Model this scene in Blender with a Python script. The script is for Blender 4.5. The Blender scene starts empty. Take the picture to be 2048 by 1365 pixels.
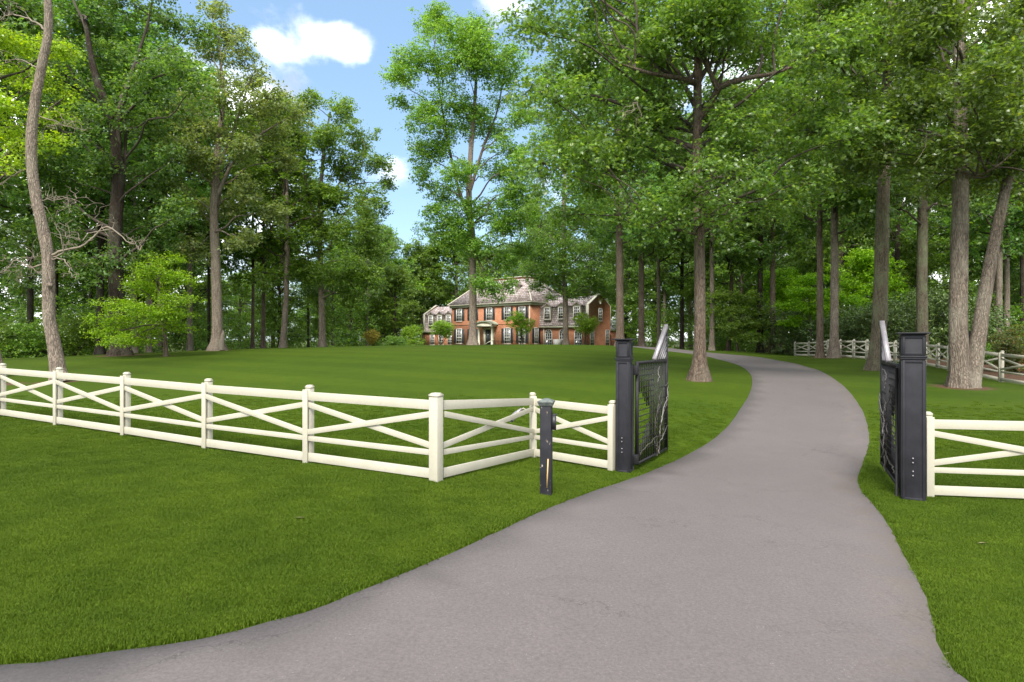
import bpy, math, random
import numpy as np
from mathutils import Vector, Matrix
from mathutils.geometry import delaunay_2d_cdt
rad = math.radians
F = 1251.6            # focal length in pixels of the 2048 px wide photograph (22 mm lens)
CX, CY, EYE = 1024.0, 682.5, 2.0
sc = bpy.context.scene
col = sc.collection

# ------------------------------------------------------------------ camera, sky, sun, exposure
cam = bpy.data.cameras.new('camera'); camo = bpy.data.objects.new('camera', cam); col.objects.link(camo)
camo.location = (0, 0, EYE); camo.rotation_euler = (rad(90), 0, 0)
cam.lens = 22.0; cam.sensor_width = 36.0; cam.clip_start = .05; cam.clip_end = 6000
sc.camera = camo
sc.render.resolution_x = 1024; sc.render.resolution_y = 682
SUN_EL, SUN_AZ = 48, -12     # the veiled sun stands behind the camera
SKY_STR, CLOUD_STR, EXPO = 0.050, 1.25, 2.05

world = bpy.data.worlds.new('World'); sc.world = world; world.use_nodes = True
def build_world():
    nt = world.node_tree; N = nt.nodes; L = nt.links; N.clear()
    out = N.new('ShaderNodeOutputWorld'); bg = N.new('ShaderNodeBackground'); L.new(bg.outputs[0], out.inputs[0])
    sky = N.new('ShaderNodeTexSky'); sky.sky_type = 'NISHITA'; sky.sun_disc = False
    sky.sun_elevation = rad(SUN_EL); sky.sun_rotation = rad(180 - SUN_AZ)
    sky.air_density = 1.0; sky.dust_density = .6; sky.ozone_density = 1.6
    tc = N.new('ShaderNodeTexCoord')
    def math_(op, a, b=None, clamp=False):
        m = N.new('ShaderNodeMath'); m.operation = op; m.use_clamp = clamp
        for i, x in enumerate((a, b)):
            if x is None: continue
            if isinstance(x, (int, float)): m.inputs[i].default_value = x
            else: L.new(x, m.inputs[i])
        return m.outputs[0]
    mp = N.new('ShaderNodeMapping'); mp.inputs['Scale'].default_value = (1, 1, 1.5)
    L.new(tc.outputs['Generated'], mp.inputs[0])
    nz = N.new('ShaderNodeTexNoise'); nz.inputs['Scale'].default_value = 5.5; nz.inputs['Detail'].default_value = 9
    nz.inputs['Roughness'].default_value = .58; nz.inputs['Distortion'].default_value = .25
    L.new(mp.outputs[0], nz.inputs[0])
    total = math_('MULTIPLY', math_('SUBTRACT', nz.outputs[0], .5), 2.5)
    def dirv(px, py):
        v = Vector(((px - CX) / F, 1, (CY - py) / F)).normalized(); return Vector((v.x, v.y, v.z * 1.5))
    bumps = [(570, 25, .12, .46), (535, 120, .075, .30), (655, 80, .08, .42), (780, 345, .055, .60), (690, 80, .05, .3),
             (430, 190, .16, .50), (1010, 10, .075, .45), (560, 240, .09, .30), (760, -30, .07, .35),
             (250, 330, .45, .75), (1010, 470, .16, .5), (1650, 330, .62, .8), (-400, 350, .6, .7), (720, 90, .055, .35)]
    for px, py, r, s in bumps:
        d = N.new('ShaderNodeVectorMath'); d.operation = 'DISTANCE'
        L.new(mp.outputs[0], d.inputs[0]); d.inputs[1].default_value = dirv(px, py)
        mr = N.new('ShaderNodeMapRange'); mr.interpolation_type = 'SMOOTHSTEP'
        L.new(d.outputs['Value'], mr.inputs[0])
        mr.inputs[1].default_value = 0; mr.inputs[2].default_value = r
        mr.inputs[3].default_value = s; mr.inputs[4].default_value = 0
        total = math_('ADD', total, mr.outputs[0])
    # broken cloud over the rest of the sky; a clear patch straight ahead
    d = N.new('ShaderNodeVectorMath'); d.operation = 'DISTANCE'
    L.new(mp.outputs[0], d.inputs[0]); d.inputs[1].default_value = dirv(800, 180)
    mr = N.new('ShaderNodeMapRange'); mr.interpolation_type = 'SMOOTHSTEP'; L.new(d.outputs['Value'], mr.inputs[0])
    mr.inputs[1].default_value = .30; mr.inputs[2].default_value = .95; mr.inputs[3].default_value = -.24; mr.inputs[4].default_value = .55
    total = math_('ADD', total, mr.outputs[0])
    mask = N.new('ShaderNodeMapRange'); mask.interpolation_type = 'SMOOTHSTEP'; L.new(total, mask.inputs[0])
    mask.inputs[1].default_value = .08; mask.inputs[2].default_value = .74; mask.inputs[3].default_value = 0; mask.inputs[4].default_value = .97
    sk = N.new('ShaderNodeVectorMath'); sk.operation = 'SCALE'; L.new(sky.outputs[0], sk.inputs[0]); sk.inputs['Scale'].default_value = SKY_STR
    # thin veil: the blue is pale
    veil = N.new('ShaderNodeMix'); veil.data_type = 'RGBA'; veil.inputs[0].default_value = .35
    L.new(sk.outputs[0], veil.inputs[6]); veil.inputs[7].default_value = (.155, .25, .36, 1)
    nz2 = N.new('ShaderNodeTexNoise'); nz2.inputs['Scale'].default_value = 9; nz2.inputs['Detail'].default_value = 5
    L.new(mp.outputs[0], nz2.inputs[0])
    cr = N.new('ShaderNodeValToRGB'); L.new(nz2.outputs[0], cr.inputs[0])
    a = CLOUD_STR * .18; b = CLOUD_STR
    cr.color_ramp.elements[0].position = .36; cr.color_ramp.elements[0].color = (a * .97, a * .985, a * 1.02, 1)
    cr.color_ramp.elements[1].position = .72; cr.color_ramp.elements[1].color = (b, b, b, 1)
    mx = N.new('ShaderNodeMix'); mx.data_type = 'RGBA'; L.new(mask.outputs[0], mx.inputs[0])
    L.new(veil.outputs[2], mx.inputs[6]); L.new(cr.outputs[0], mx.inputs[7])
    L.new(mx.outputs[2], bg.inputs[0]); bg.inputs[1].default_value = 1.0
build_world()
sun = bpy.data.lights.new('sun', 'SUN'); suno = bpy.data.objects.new('sun', sun); col.objects.link(suno)
sun.energy = 1.5; sun.angle = rad(22); sun.color = (1, .95, .87)
_s = Vector((math.sin(rad(SUN_AZ)) * math.cos(rad(SUN_EL)), -math.cos(rad(SUN_AZ)) * math.cos(rad(SUN_EL)), math.sin(rad(SUN_EL))))
suno.rotation_euler = _s.to_track_quat('Z', 'Y').to_euler(); suno.location = (-20, -20, 60)
sc.view_settings.view_transform = 'Standard'; sc.view_settings.look = 'None'
sc.view_settings.gamma = 1; sc.view_settings.use_curve_mapping = False; sc.view_settings.exposure = EXPO
sc.render.engine = 'CYCLES'
sc.cycles.max_bounces = 7; sc.cycles.transparent_max_bounces = 4; sc.cycles.diffuse_bounces = 5; sc.cycles.transmission_bounces = 4

# ------------------------------------------------------------------ terrain height
CP = [(0,-12,0),(-14,-12,0),(14,-12,-.1),(0,3.7,0),(-4,4,.05),(4,4,-.08),(-14,4,.1),(12,2,-.15),
(-1.04,8.57,.08),(-3.25,10.1,.09),(-5.43,11.36,.13),(-7.6,12.3,.19),(-9.6,13.2,.226),(-16,16,.35),
(.4,11.6,-.19),(1.87,10.8,-.25),(5.9,8.9,-.23),(.46,8.27,-.05),(9,8.3,-.23),(13,8,-.2),
(6.8,23,.53),(7.6,20,.27),(10.6,19,.11),(15.9,22,.36),(15.5,33,.6),(17.2,40,.72),(14,42,.8),(15.8,60,.95),(14.5,70,.98),
(-3.2,50,1.62),(5.2,60,1.6),(12.0,58,1.42),(9.3,52,1.55),(19.2,58,1.1),(8,40,1.2),(10.5,32,.82),
(-9,94,1.4),(10,80,1.4),(3,84,1.4),(-16,100,1.2),(5,100,1.3),(12,92,1.3),(-2,75,1.5),(0,130,.9),
(-17.6,58,1.4),(-19.8,42,1.36),(-23.8,38,1.12),(-16.4,22.5,.54),(-31,38,.9),(-40,60,.3),(-25,80,.6),(-50,100,-.4),(-36,24,.6),
(-8.4,20,.42),(-12.6,30,.93),(-16,40,1.33),(0,30,1.0),(0,20,.42),(0,15,.1),(0,40,1.42),(-8,45,1.55),(-5,30,1.0),
(18.9,24.2,.41),(20.1,28.8,.64),(21.3,32,.72),(21.2,37.5,.89),(22.2,44,.91),(23.5,52,.75),(30,60,.7),(30,40,.8),(30,20,.4),
(15,12,-.05),(8,13,-.2),(5,14,-.15),(4,18,.15),(22,75,.8),(40,80,.5),(30,110,.5)]
_C = np.array(CP, float); _P = _C[:, :2] / 50.0
def _phi(r2): return np.where(r2 > 1e-9, 0.5 * r2 * np.log(np.maximum(r2, 1e-9)), 0)
_K = _phi(((_P[:, None] - _P[None]) ** 2).sum(-1)) + np.eye(len(_P)) * 2e-4
_Q = np.hstack([np.ones((len(_P), 1)), _P]); _n = len(_P)
_A = np.zeros((_n + 3, _n + 3)); _A[:_n, :_n] = _K; _A[:_n, _n:] = _Q; _A[_n:, :_n] = _Q.T
_W = np.linalg.solve(_A, np.concatenate([_C[:, 2], np.zeros(3)]))
def H(x, y):
    x = np.atleast_1d(np.asarray(x, float)); y = np.atleast_1d(np.asarray(y, float))
    p = np.stack([x, y], -1) / 50.0; sh = p.shape[:-1]; p = p.reshape(-1, 2); out = np.empty(len(p))
    for i in range(0, len(p), 20000):
        q = p[i:i + 20000]
        out[i:i + 20000] = _phi(((q[:, None] - _P[None]) ** 2).sum(-1)) @ _W[:_n] + _W[_n] + q @ _W[_n + 1:]
    out = out.reshape(sh); d = np.hypot(x, y - 40)
    w = np.clip((d - 70) / 60, 0, 1); w = w * w * (3 - 2 * w)
    return out * (1 - w) + 0.4 * w
def h1(x, y): return float(H(x, y)[0])
def unproj(px, py):
    D = np.arange(2.5, 130, .05); X = (px - CX) / F * D; Z = EYE - (py - CY) / F * D
    k = int(np.argmax(Z <= H(X, D))); return float(X[k]), float(D[k])
def P3(px, py, D): return np.array([(px - CX) / F * D, D, EYE + (CY - py) / F * D])

# ------------------------------------------------------------------ materials
def new_mat(name):
    m = bpy.data.materials.new(name); m.use_nodes = True
    nt = m.node_tree; b = nt.nodes['Principled BSDF']; return m, nt, b
def noise(nt, scale, detail=4, rough=.55, vec=None, kind='Object', sc3=None):
    n = nt.nodes.new('ShaderNodeTexNoise'); n.inputs['Scale'].default_value = scale
    n.inputs['Detail'].default_value = detail; n.inputs['Roughness'].default_value = rough
    if vec is None:
        tc = nt.nodes.new('ShaderNodeTexCoord'); vec = tc.outputs[kind]
    if sc3:
        mp = nt.nodes.new('ShaderNodeMapping'); mp.inputs['Scale'].default_value = sc3
        nt.links.new(vec, mp.inputs[0]); vec = mp.outputs[0]
    nt.links.new(vec, n.inputs['Vector']); return n
def ramp(nt, src, stops):
    r = nt.nodes.new('ShaderNodeValToRGB'); e = r.color_ramp.elements
    while len(e) < len(stops): e.new(.5)
    for i, (p, c) in enumerate(stops):
        e[i].position = p; e[i].color = (*c, 1) if len(c) == 3 else c
    nt.links.new(src, r.inputs[0]); return r
def mixc(nt, fac, a, b, blend='MIX'):
    m = nt.nodes.new('ShaderNodeMix'); m.data_type = 'RGBA'; m.blend_type = blend
    for i, x in ((0, fac), (6, a), (7, b)):
        if isinstance(x, (int, float)): m.inputs[i].default_value = x
        elif isinstance(x, tuple): m.inputs[i].default_value = (*x, 1) if len(x) == 3 else x
        else: nt.links.new(x, m.inputs[i])
    return m.outputs[2]
def mth(nt, op, a, b=None, clamp=False):
    m = nt.nodes.new('ShaderNodeMath'); m.operation = op; m.use_clamp = clamp
    for i, x in enumerate((a, b)):
        if x is None: continue
        if isinstance(x, (int, float)): m.inputs[i].default_value = x
        else: nt.links.new(x, m.inputs[i])
    return m.outputs[0]
def bump(nt, b, src, strength=.3, dist=.01):
    n = nt.nodes.new('ShaderNodeBump'); n.inputs['Strength'].default_value = strength; n.inputs['Distance'].default_value = dist
    nt.links.new(src, n.inputs['Height']); nt.links.new(n.outputs[0], b.inputs['Normal']); return n
def simple(name, c, rough=.6, var=.15, scale=6, bmp=0, metal=0, sc3=None, spec=None):
    m, nt, b = new_mat(name); n = noise(nt, scale, 5, sc3=sc3)
    lo = tuple(x * (1 - var) for x in c); hi = tuple(min(1, x * (1 + var)) for x in c)
    r = ramp(nt, n.outputs[0], [(.3, lo), (.7, hi)]); nt.links.new(r.outputs[0], b.inputs['Base Color'])
    b.inputs['Roughness'].default_value = rough; b.inputs['Metallic'].default_value = metal
    if spec is not None: b.inputs['Specular IOR Level'].default_value = spec
    if bmp: bump(nt, b, n.outputs[0], bmp, .01)
    return m
def leaf_mat(name, c, tip=None, trans=.50, rough=.5, spread=.42, spec=.35):
    m, nt, b = new_mat(name)
    g = nt.nodes.new('ShaderNodeNewGeometry'); oi = nt.nodes.new('ShaderNodeObjectInfo')
    dk = tuple(x * (1 - spread) for x in c); lt = tuple(x * (1 + spread) for x in c); tip = tip or (c[0] * 1.9, c[1] * 1.45, c[2] * 1.0)
    r = ramp(nt, g.outputs['Random Per Island'], [(0, dk), (.5, c), (.85, lt), (1, tip)])
    n = noise(nt, .55, 3, kind='Object')
    hv = nt.nodes.new('ShaderNodeHueSaturation'); nt.links.new(r.outputs[0], hv.inputs['Color'])
    v = mth(nt, 'ADD', mth(nt, 'MULTIPLY', n.outputs[0], .9), .58)
    v2 = mth(nt, 'MULTIPLY', v, mth(nt, 'ADD', mth(nt, 'MULTIPLY', oi.outputs['Random'], .35), .82))
    nt.links.new(v2, hv.inputs['Value'])
    hh = mth(nt, 'ADD', mth(nt, 'MULTIPLY', oi.outputs['Random'], .016), .490); nt.links.new(hh, hv.inputs['Hue'])
    nt.links.new(hv.outputs[0], b.inputs['Base Color'])
    b.inputs['Roughness'].default_value = rough; b.inputs['Specular IOR Level'].default_value = spec
    tr = nt.nodes.new('ShaderNodeBsdfTranslucent')
    tcol = mixc(nt, 1.0, hv.outputs[0], (1.7, 1.7, .6), 'MULTIPLY'); nt.links.new(tcol, tr.inputs[0])
    ms = nt.nodes.new('ShaderNodeMixShader'); ms.inputs[0].default_value = trans
    nt.links.new(b.outputs[0], ms.inputs[1]); nt.links.new(tr.outputs[0], ms.inputs[2])
    nt.links.new(ms.outputs[0], nt.nodes['Material Output'].inputs[0])
    return m
def bark_mat(name, c, lichen=(.30, .28, .21), dark=.45, ridge=9, liamt=.4):
    m, nt, b = new_mat(name)
    tc = nt.nodes.new('ShaderNodeTexCoord')
    n1 = noise(nt, ridge * 1.6, 7, .68, tc.outputs['Object'], sc3=(1, 1, .14))
    vo = nt.nodes.new('ShaderNodeTexVoronoi'); vo.feature = 'DISTANCE_TO_EDGE'; vo.inputs['Scale'].default_value = ridge * 3.2
    mp = nt.nodes.new('ShaderNodeMapping'); mp.inputs['Scale'].default_value = (1, 1, .13)
    wn = noise(nt, 3, 3, .5, tc.outputs['Object']); wv = nt.nodes.new('ShaderNodeVectorMath'); wv.operation = 'MULTIPLY_ADD'
    nt.links.new(wn.outputs['Color'], wv.inputs[0]); wv.inputs[1].default_value = (.10, .10, .6); nt.links.new(tc.outputs['Object'], wv.inputs[2])
    nt.links.new(wv.outputs[0], mp.inputs[0]); nt.links.new(mp.outputs[0], vo.inputs['Vector'])
    crack = ramp(nt, vo.outputs['Distance'], [(0, (.15, .15, .15)), (.22, (1, 1, 1))])
    lo = tuple(x * dark for x in c); hi = tuple(x * 1.35 for x in c)
    base = ramp(nt, n1.outputs[0], [(.3, lo), (.5, c), (.72, hi)])
    c1 = mixc(nt, .7, base.outputs[0], crack.outputs[0], 'MULTIPLY')
    n2 = noise(nt, 1.6, 5, .65, tc.outputs['Object'], sc3=(1, 1, .5))
    lf = ramp(nt, n2.outputs[0], [(.47, (0, 0, 0)), (.66, (liamt, liamt, liamt))])
    c2 = mixc(nt, lf.outputs[0], c1, lichen)
    nt.links.new(c2, b.inputs['Base Color']); b.inputs['Roughness'].default_value = .92; b.inputs['Specular IOR Level'].default_value = .15
    hgt = mth(nt, 'ADD', mth(nt, 'MULTIPLY', crack.outputs[0], .7), mth(nt, 'MULTIPLY', n1.outputs[0], .8))
    bump(nt, b, hgt, .9, .035)
    return m

M = {}
M['leaf_oak'] = leaf_mat('oak_leaf', (.112, .190, .040), rough=.36, spec=.7)
M['leaf_mid'] = leaf_mat('forest_leaf', (.115, .208, .040), rough=.40, spec=.6)
M['leaf_dark'] = leaf_mat('dark_forest_leaf', (.100, .190, .050), rough=.40, spec=.6)
M['leaf_warm'] = leaf_mat('fresh_green_leaf', (.122, .220, .034), rough=.42, spec=.5)
M['leaf_grey'] = leaf_mat('grey_green_leaf', (.155, .205, .080), rough=.45, spec=.5)
M['leaf_lime'] = leaf_mat('dogwood_leaf', (.17, .32, .014), trans=.45)
M['leaf_yellow'] = leaf_mat('maple_leaf', (.22, .34, .02), trans=.45)
M['leaf_holly'] = leaf_mat('evergreen_leaf', (.075, .125, .028), rough=.35, trans=.12, spec=.6)
M['leaf_gold'] = leaf_mat('golden_leaf', (.26, .24, .045), tip=(.40, .26, .06))
M['leaf_fresh'] = leaf_mat('crape_leaf', (.17, .31, .024), trans=.4)
M['leaf_red'] = leaf_mat('reddish_leaf', (.10, .13, .045), tip=(.26, .12, .07))
M['bark_pale'] = bark_mat('pale_bark', (0.296, 0.237, 0.189), liamt=.35)
M['bark_grey'] = bark_mat('grey_bark', (0.240, 0.194, 0.154), lichen=(.34, .32, .25))
M['bark_brown'] = bark_mat('brown_bark', (0.180, 0.133, 0.101), lichen=(.24, .21, .16))
M['bark_dark'] = bark_mat('dark_bark', (.062, .046, .036), lichen=(.13, .14, .10), liamt=.35)
M['bark_moss'] = bark_mat('mossy_bark', (0.168, 0.142, 0.101), lichen=(.17, .20, .11), liamt=.75)
M['twig'] = simple('dead_twig', (.20, .165, .125), .9, .2, 8)
M['branch_dark'] = simple('dark_branch', (.06, .046, .036), .95, .3, 5, .4)

def lawn_material():
    m, nt, b = new_mat('mown_lawn'); g = nt.nodes.new('ShaderNodeNewGeometry'); pos = g.outputs['Position']
    big = noise(nt, .16, 4, .5, pos); mid = noise(nt, 1.7, 5, .6, pos); fine = noise(nt, 38, 6, .75, pos); vf = noise(nt, 9, 4, .7, pos)
    c = ramp(nt, fine.outputs[0], [(.28, (.033, .060, .004)), (.5, (.043, .074, .005)), (.75, (.054, .088, .006))]).outputs[0]
    c = mixc(nt, .28, c, ramp(nt, mid.outputs[0], [(.3, (.60, .66, .6)), (.7, (1.25, 1.2, 1.1))]).outputs[0], 'MULTIPLY')
    c = mixc(nt, .55, c, ramp(nt, big.outputs[0], [(.3, (.72, .80, .8)), (.7, (1.22, 1.14, 1.0))]).outputs[0], 'MULTIPLY')
    c = mixc(nt, .22, c, ramp(nt, vf.outputs[0], [(.3, (.65, .7, .65)), (.7, (1.25, 1.2, 1.1))]).outputs[0], 'MULTIPLY')
    fn2 = noise(nt, 3.5, 8, .8, pos)
    c = mixc(nt, .5, c, ramp(nt, fn2.outputs[0], [(.34, (.76, .80, .74)), (.5, (.97, .97, .97)), (.66, (1.12, 1.10, 1.05))]).outputs[0], 'MULTIPLY')
    # mowing stripes: the blades lean to and fro
    sx = nt.nodes.new('ShaderNodeSeparateXYZ'); nt.links.new(pos, sx.inputs[0])
    s = mth(nt, 'ADD', mth(nt, 'MULTIPLY', sx.outputs[0], .55), mth(nt, 'MULTIPLY', sx.outputs[1], 1.0))
    s = mth(nt, 'ADD', s, mth(nt, 'MULTIPLY', big.outputs[0], 1.2))
    s = mth(nt, 'SINE', mth(nt, 'MULTIPLY', s, 1.7))
    st = ramp(nt, mth(nt, 'ADD', mth(nt, 'MULTIPLY', s, .5), .5), [(.3, (.93, .94, .93)), (.7, (1.06, 1.05, 1.03))]).outputs[0]
    c = mixc(nt, 1.0, c, st, 'MULTIPLY')
    # dry specks and leaf litter
    sp = noise(nt, 5.5, 3, .7, pos); spf = ramp(nt, sp.outputs[0], [(.70, (0, 0, 0)), (.78, (.5, .5, .5))]).outputs[0]
    c = mixc(nt, spf, c, (.11, .10, .035))
    at = nt.nodes.new('ShaderNodeAttribute'); at.attribute_name = 'wood'
    wn = noise(nt, 1.2, 6, .7, pos)
    wmask = mth(nt, 'ADD', at.outputs['Fac'], mth(nt, 'MULTIPLY', mth(nt, 'SUBTRACT', wn.outputs[0], .5), .7))
    wm = ramp(nt, wmask, [(.45, (0, 0, 0)), (.6, (1, 1, 1))]).outputs[0]
    fl = noise(nt, 14, 7, .75, pos)
    floor = ramp(nt, fl.outputs[0], [(.3, (.035, .035, .014)), (.45, (.060, .060, .025)), (.58, (.060, .105, .020)), (.8, (.12, .10, .05))]).outputs[0]
    c = mixc(nt, wm, c, floor)
    at2 = nt.nodes.new('ShaderNodeAttribute'); at2.attribute_name = 'soil'
    c = mixc(nt, ramp(nt, mth(nt, 'ADD', at2.outputs['Fac'], mth(nt, 'MULTIPLY', mth(nt, 'SUBTRACT', vf.outputs[0], .5), .8)), [(.4, (0, 0, 0)), (.7, (1, 1, 1))]).outputs[0], c,
             ramp(nt, fl.outputs[0], [(.3, (.05, .028, .018)), (.7, (.13, .078, .052))]).outputs[0])
    nt.links.new(c, b.inputs['Base Color']); b.inputs['Roughness'].default_value = .95; b.inputs['Specular IOR Level'].default_value = .08
    bump(nt, b, mth(nt, 'ADD', fine.outputs[0], mth(nt, 'MULTIPLY', vf.outputs[0], .4)), .4, .02)
    return m
def asphalt_material():
    m, nt, b = new_mat('asphalt'); g = nt.nodes.new('ShaderNodeNewGeometry'); pos = g.outputs['Position']
    big = noise(nt, .45, 5, .6, pos); mid = noise(nt, 3.2, 6, .65, pos); fine = noise(nt, 42, 6, .85, pos); agg = nt.nodes.new('ShaderNodeTexVoronoi')
    agg.inputs['Scale'].default_value = 38; nt.links.new(pos, agg.inputs['Vector'])
    c = ramp(nt, big.outputs[0], [(.3, (.107, .094, .092)), (.7, (.118, .104, .1015))]).outputs[0]
    c = mixc(nt, .7, c, ramp(nt, mid.outputs[0], [(.3, (.96, .96, .965)), (.7, (1.03, 1.03, 1.028))]).outputs[0], 'MULTIPLY')
    c = mixc(nt, .8, c, ramp(nt, fine.outputs[0], [(.25, (.50, .50, .51)), (.5, (1, 1, 1)), (.75, (1.5, 1.48, 1.46))]).outputs[0], 'MULTIPLY')
    # worn patches where pale stones show
    st = ramp(nt, agg.outputs['Distance'], [(.14, (1, 1, 1)), (.26, (0, 0, 0))]).outputs[0]
    pick = ramp(nt, agg.outputs['Color'], [(.60, (0, 0, 0)), (.66, (1, 1, 1))]).outputs[0]
    wear = ramp(nt, mid.outputs[0], [(.45, (0, 0, 0)), (.7, (.8, .8, .8))]).outputs[0]
    c = mixc(nt, mth(nt, 'MULTIPLY', mth(nt, 'MULTIPLY', st, pick), wear), c, (.22, .205, .20))
    # fine meandering cracks
    cv = nt.nodes.new('ShaderNodeTexVoronoi'); cv.feature = 'DISTANCE_TO_EDGE'; cv.inputs['Scale'].default_value = .55
    wob = noise(nt, 2.2, 6, .65, pos); wv = nt.nodes.new('ShaderNodeVectorMath'); wv.operation = 'MULTIPLY_ADD'
    nt.links.new(wob.outputs['Color'], wv.inputs[0]); wv.inputs[1].default_value = (1.1, 1.1, 1.1); nt.links.new(pos, wv.inputs[2]); nt.links.new(wv.outputs[0], cv.inputs['Vector'])
    ck = ramp(nt, cv.outputs['Distance'], [(0, (1, 1, 1)), (.008, (0, 0, 0))]).outputs[0]
    cm = ramp(nt, noise(nt, .6, 3, .5, pos).outputs[0], [(.46, (0, 0, 0)), (.60, (.7, .7, .7))]).outputs[0]
    c = mixc(nt, mth(nt, 'MULTIPLY', ck, cm), c, (.050, .045, .043))
    at = nt.nodes.new('ShaderNodeAttribute'); at.attribute_name = 'edge'
    ed = mth(nt, 'MULTIPLY', at.outputs['Fac'], ramp(nt, mid.outputs[0], [(.42, (0, 0, 0)), (.7, (.75, .75, .75))]).outputs[0])
    c = mixc(nt, ed, c, (.120, .096, .078))
    nt.links.new(c, b.inputs['Base Color']); b.inputs['Roughness'].default_value = .88; b.inputs['Specular IOR Level'].default_value = .25
    bump(nt, b, mth(nt, 'ADD', fine.outputs[0], mth(nt, 'MULTIPLY', ck, -.6)), .35, .006)
    return m
M['lawn'] = lawn_material(); M['asphalt'] = asphalt_material()
def cream_paint():
    m, nt, b = new_mat('cream_paint'); n = noise(nt, 2.2, 5, .6); n2 = noise(nt, 30, 4, .6, sc3=(1, 1, 1))
    c = ramp(nt, n.outputs[0], [(.3, (.42, .395, .31)), (.7, (.47, .445, .36))]).outputs[0]
    d = ramp(nt, n2.outputs[0], [(.30, (.86, .84, .78)), (.45, (1, 1, 1))]).outputs[0]
    c = mixc(nt, .6, c, d, 'MULTIPLY')
    sp = ramp(nt, noise(nt, 17, 5, .7).outputs[0], [(.70, (0, 0, 0)), (.76, (.45, .45, .45))]).outputs[0]
    c = mixc(nt, sp, c, (.26, .22, .15))
    nt.links.new(c, b.inputs['Base Color']); b.inputs['Roughness'].default_value = .55; bump(nt, b, n2.outputs[0], .15, .003); return m
M['cream'] = cream_paint()
def worn_black(name, chips):
    m, nt, b = new_mat(name); n = noise(nt, 5, 6, .65); n2 = noise(nt, 13, 5, .7, sc3=(1, 1, .35)); n3 = noise(nt, 1.3, 4, .6)
    c = ramp(nt, n.outputs[0], [(.3, (.015, .015, .018)), (.7, (.026, .026, .031))]).outputs[0]
    c = mixc(nt, .6, c, ramp(nt, n3.outputs[0], [(.35, (.8, .8, .8)), (.68, (1.45, 1.45, 1.5))]).outputs[0], 'MULTIPLY')
    t0 = .60 if chips > .7 else .68
    c = mixc(nt, ramp(nt, n2.outputs[0], [(t0 + .03, (0, 0, 0)), (t0 + .045, (chips, chips, chips))]).outputs[0], c,
             ramp(nt, n.outputs[0], [(.4, (.42, .25, .11)), (.6, (.38, .36, .34))]).outputs[0])
    nt.links.new(c, b.inputs['Base Color']); b.inputs['Roughness'].default_value = .5; b.inputs['Specular IOR Level'].default_value = .22
    bump(nt, b, n2.outputs[0], .2, .004); return m
M['black_paint'] = worn_black('dark_metal_paint', .35); M['black_wood'] = worn_black('peeling_black_paint', .95)
M['iron'] = simple('wrought_iron', (.013, .012, .014), .6, .35, 12, .2, .3)
M['steel'] = simple('galvanised_steel', (.26, .24, .25), .42, .2, 10, .1, .55)
M['vine'] = simple('bronze_branch', (.09, .078, .068), .45, .5, 20, .5, .5)
M['vine_pale'] = simple('worn_silver_branch', (.20, .185, .18), .45, .3, 20, .5, .5)
M['copper'] = simple('green_copper', (.30, .34, .26), .7, .2, 3)
M['verdigris'] = simple('weathered_metal_cap', (.10, .115, .105), .6, .45, 22, .4)
M['keypad'] = simple('black_plastic', (.02, .02, .022), .4, .2, 10)
M['button'] = simple('keypad_button', (.35, .35, .36), .5, .1, 10)
def glass(name, c=(.03, .035, .04)):
    m, nt, b = new_mat(name); n = noise(nt, 1.2, 2); r = ramp(nt, n.outputs[0], [(.35, c), (.7, (c[0] * 2.6, c[1] * 2.6, c[2] * 2.4))])
    nt.links.new(r.outputs[0], b.inputs['Base Color']); b.inputs['Roughness'].default_value = .08; b.inputs['Specular IOR Level'].default_value = .8; return m
M['glass'] = glass('window_glass')
def brick_mat(name, c1, c2, mortar):
    m, nt, b = new_mat(name); tc = nt.nodes.new('ShaderNodeTexCoord'); sp = nt.nodes.new('ShaderNodeSeparateXYZ'); nt.links.new(tc.outputs['Object'], sp.inputs[0])
    cb = nt.nodes.new('ShaderNodeCombineXYZ'); nt.links.new(mth(nt, 'ADD', sp.outputs[0], sp.outputs[1]), cb.inputs[0]); nt.links.new(sp.outputs[2], cb.inputs[1])
    br = nt.nodes.new('ShaderNodeTexBrick'); nt.links.new(cb.outputs[0], br.inputs['Vector'])
    br.inputs['Scale'].default_value = 1; br.inputs['Brick Width'].default_value = .215; br.inputs['Row Height'].default_value = .078
    br.inputs['Mortar Size'].default_value = .006; br.inputs['Color1'].default_value = (*c1, 1); br.inputs['Color2'].default_value = (*c2, 1); br.inputs['Mortar'].default_value = (*mortar, 1)
    n = noise(nt, .8, 6, .7); c = mixc(nt, .8, br.outputs[0], ramp(nt, n.outputs[0], [(.3, (.74, .72, .7)), (.7, (1.2, 1.2, 1.2))]).outputs[0], 'MULTIPLY')
    nt.links.new(c, b.inputs['Base Color']); b.inputs['Roughness'].default_value = .9; bump(nt, b, br.outputs['Fac'], -.3, .01); return m
M['brick'] = brick_mat('red_brick', (.32, .10, .042), (.42, .16, .07), (.38, .28, .20))
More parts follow.
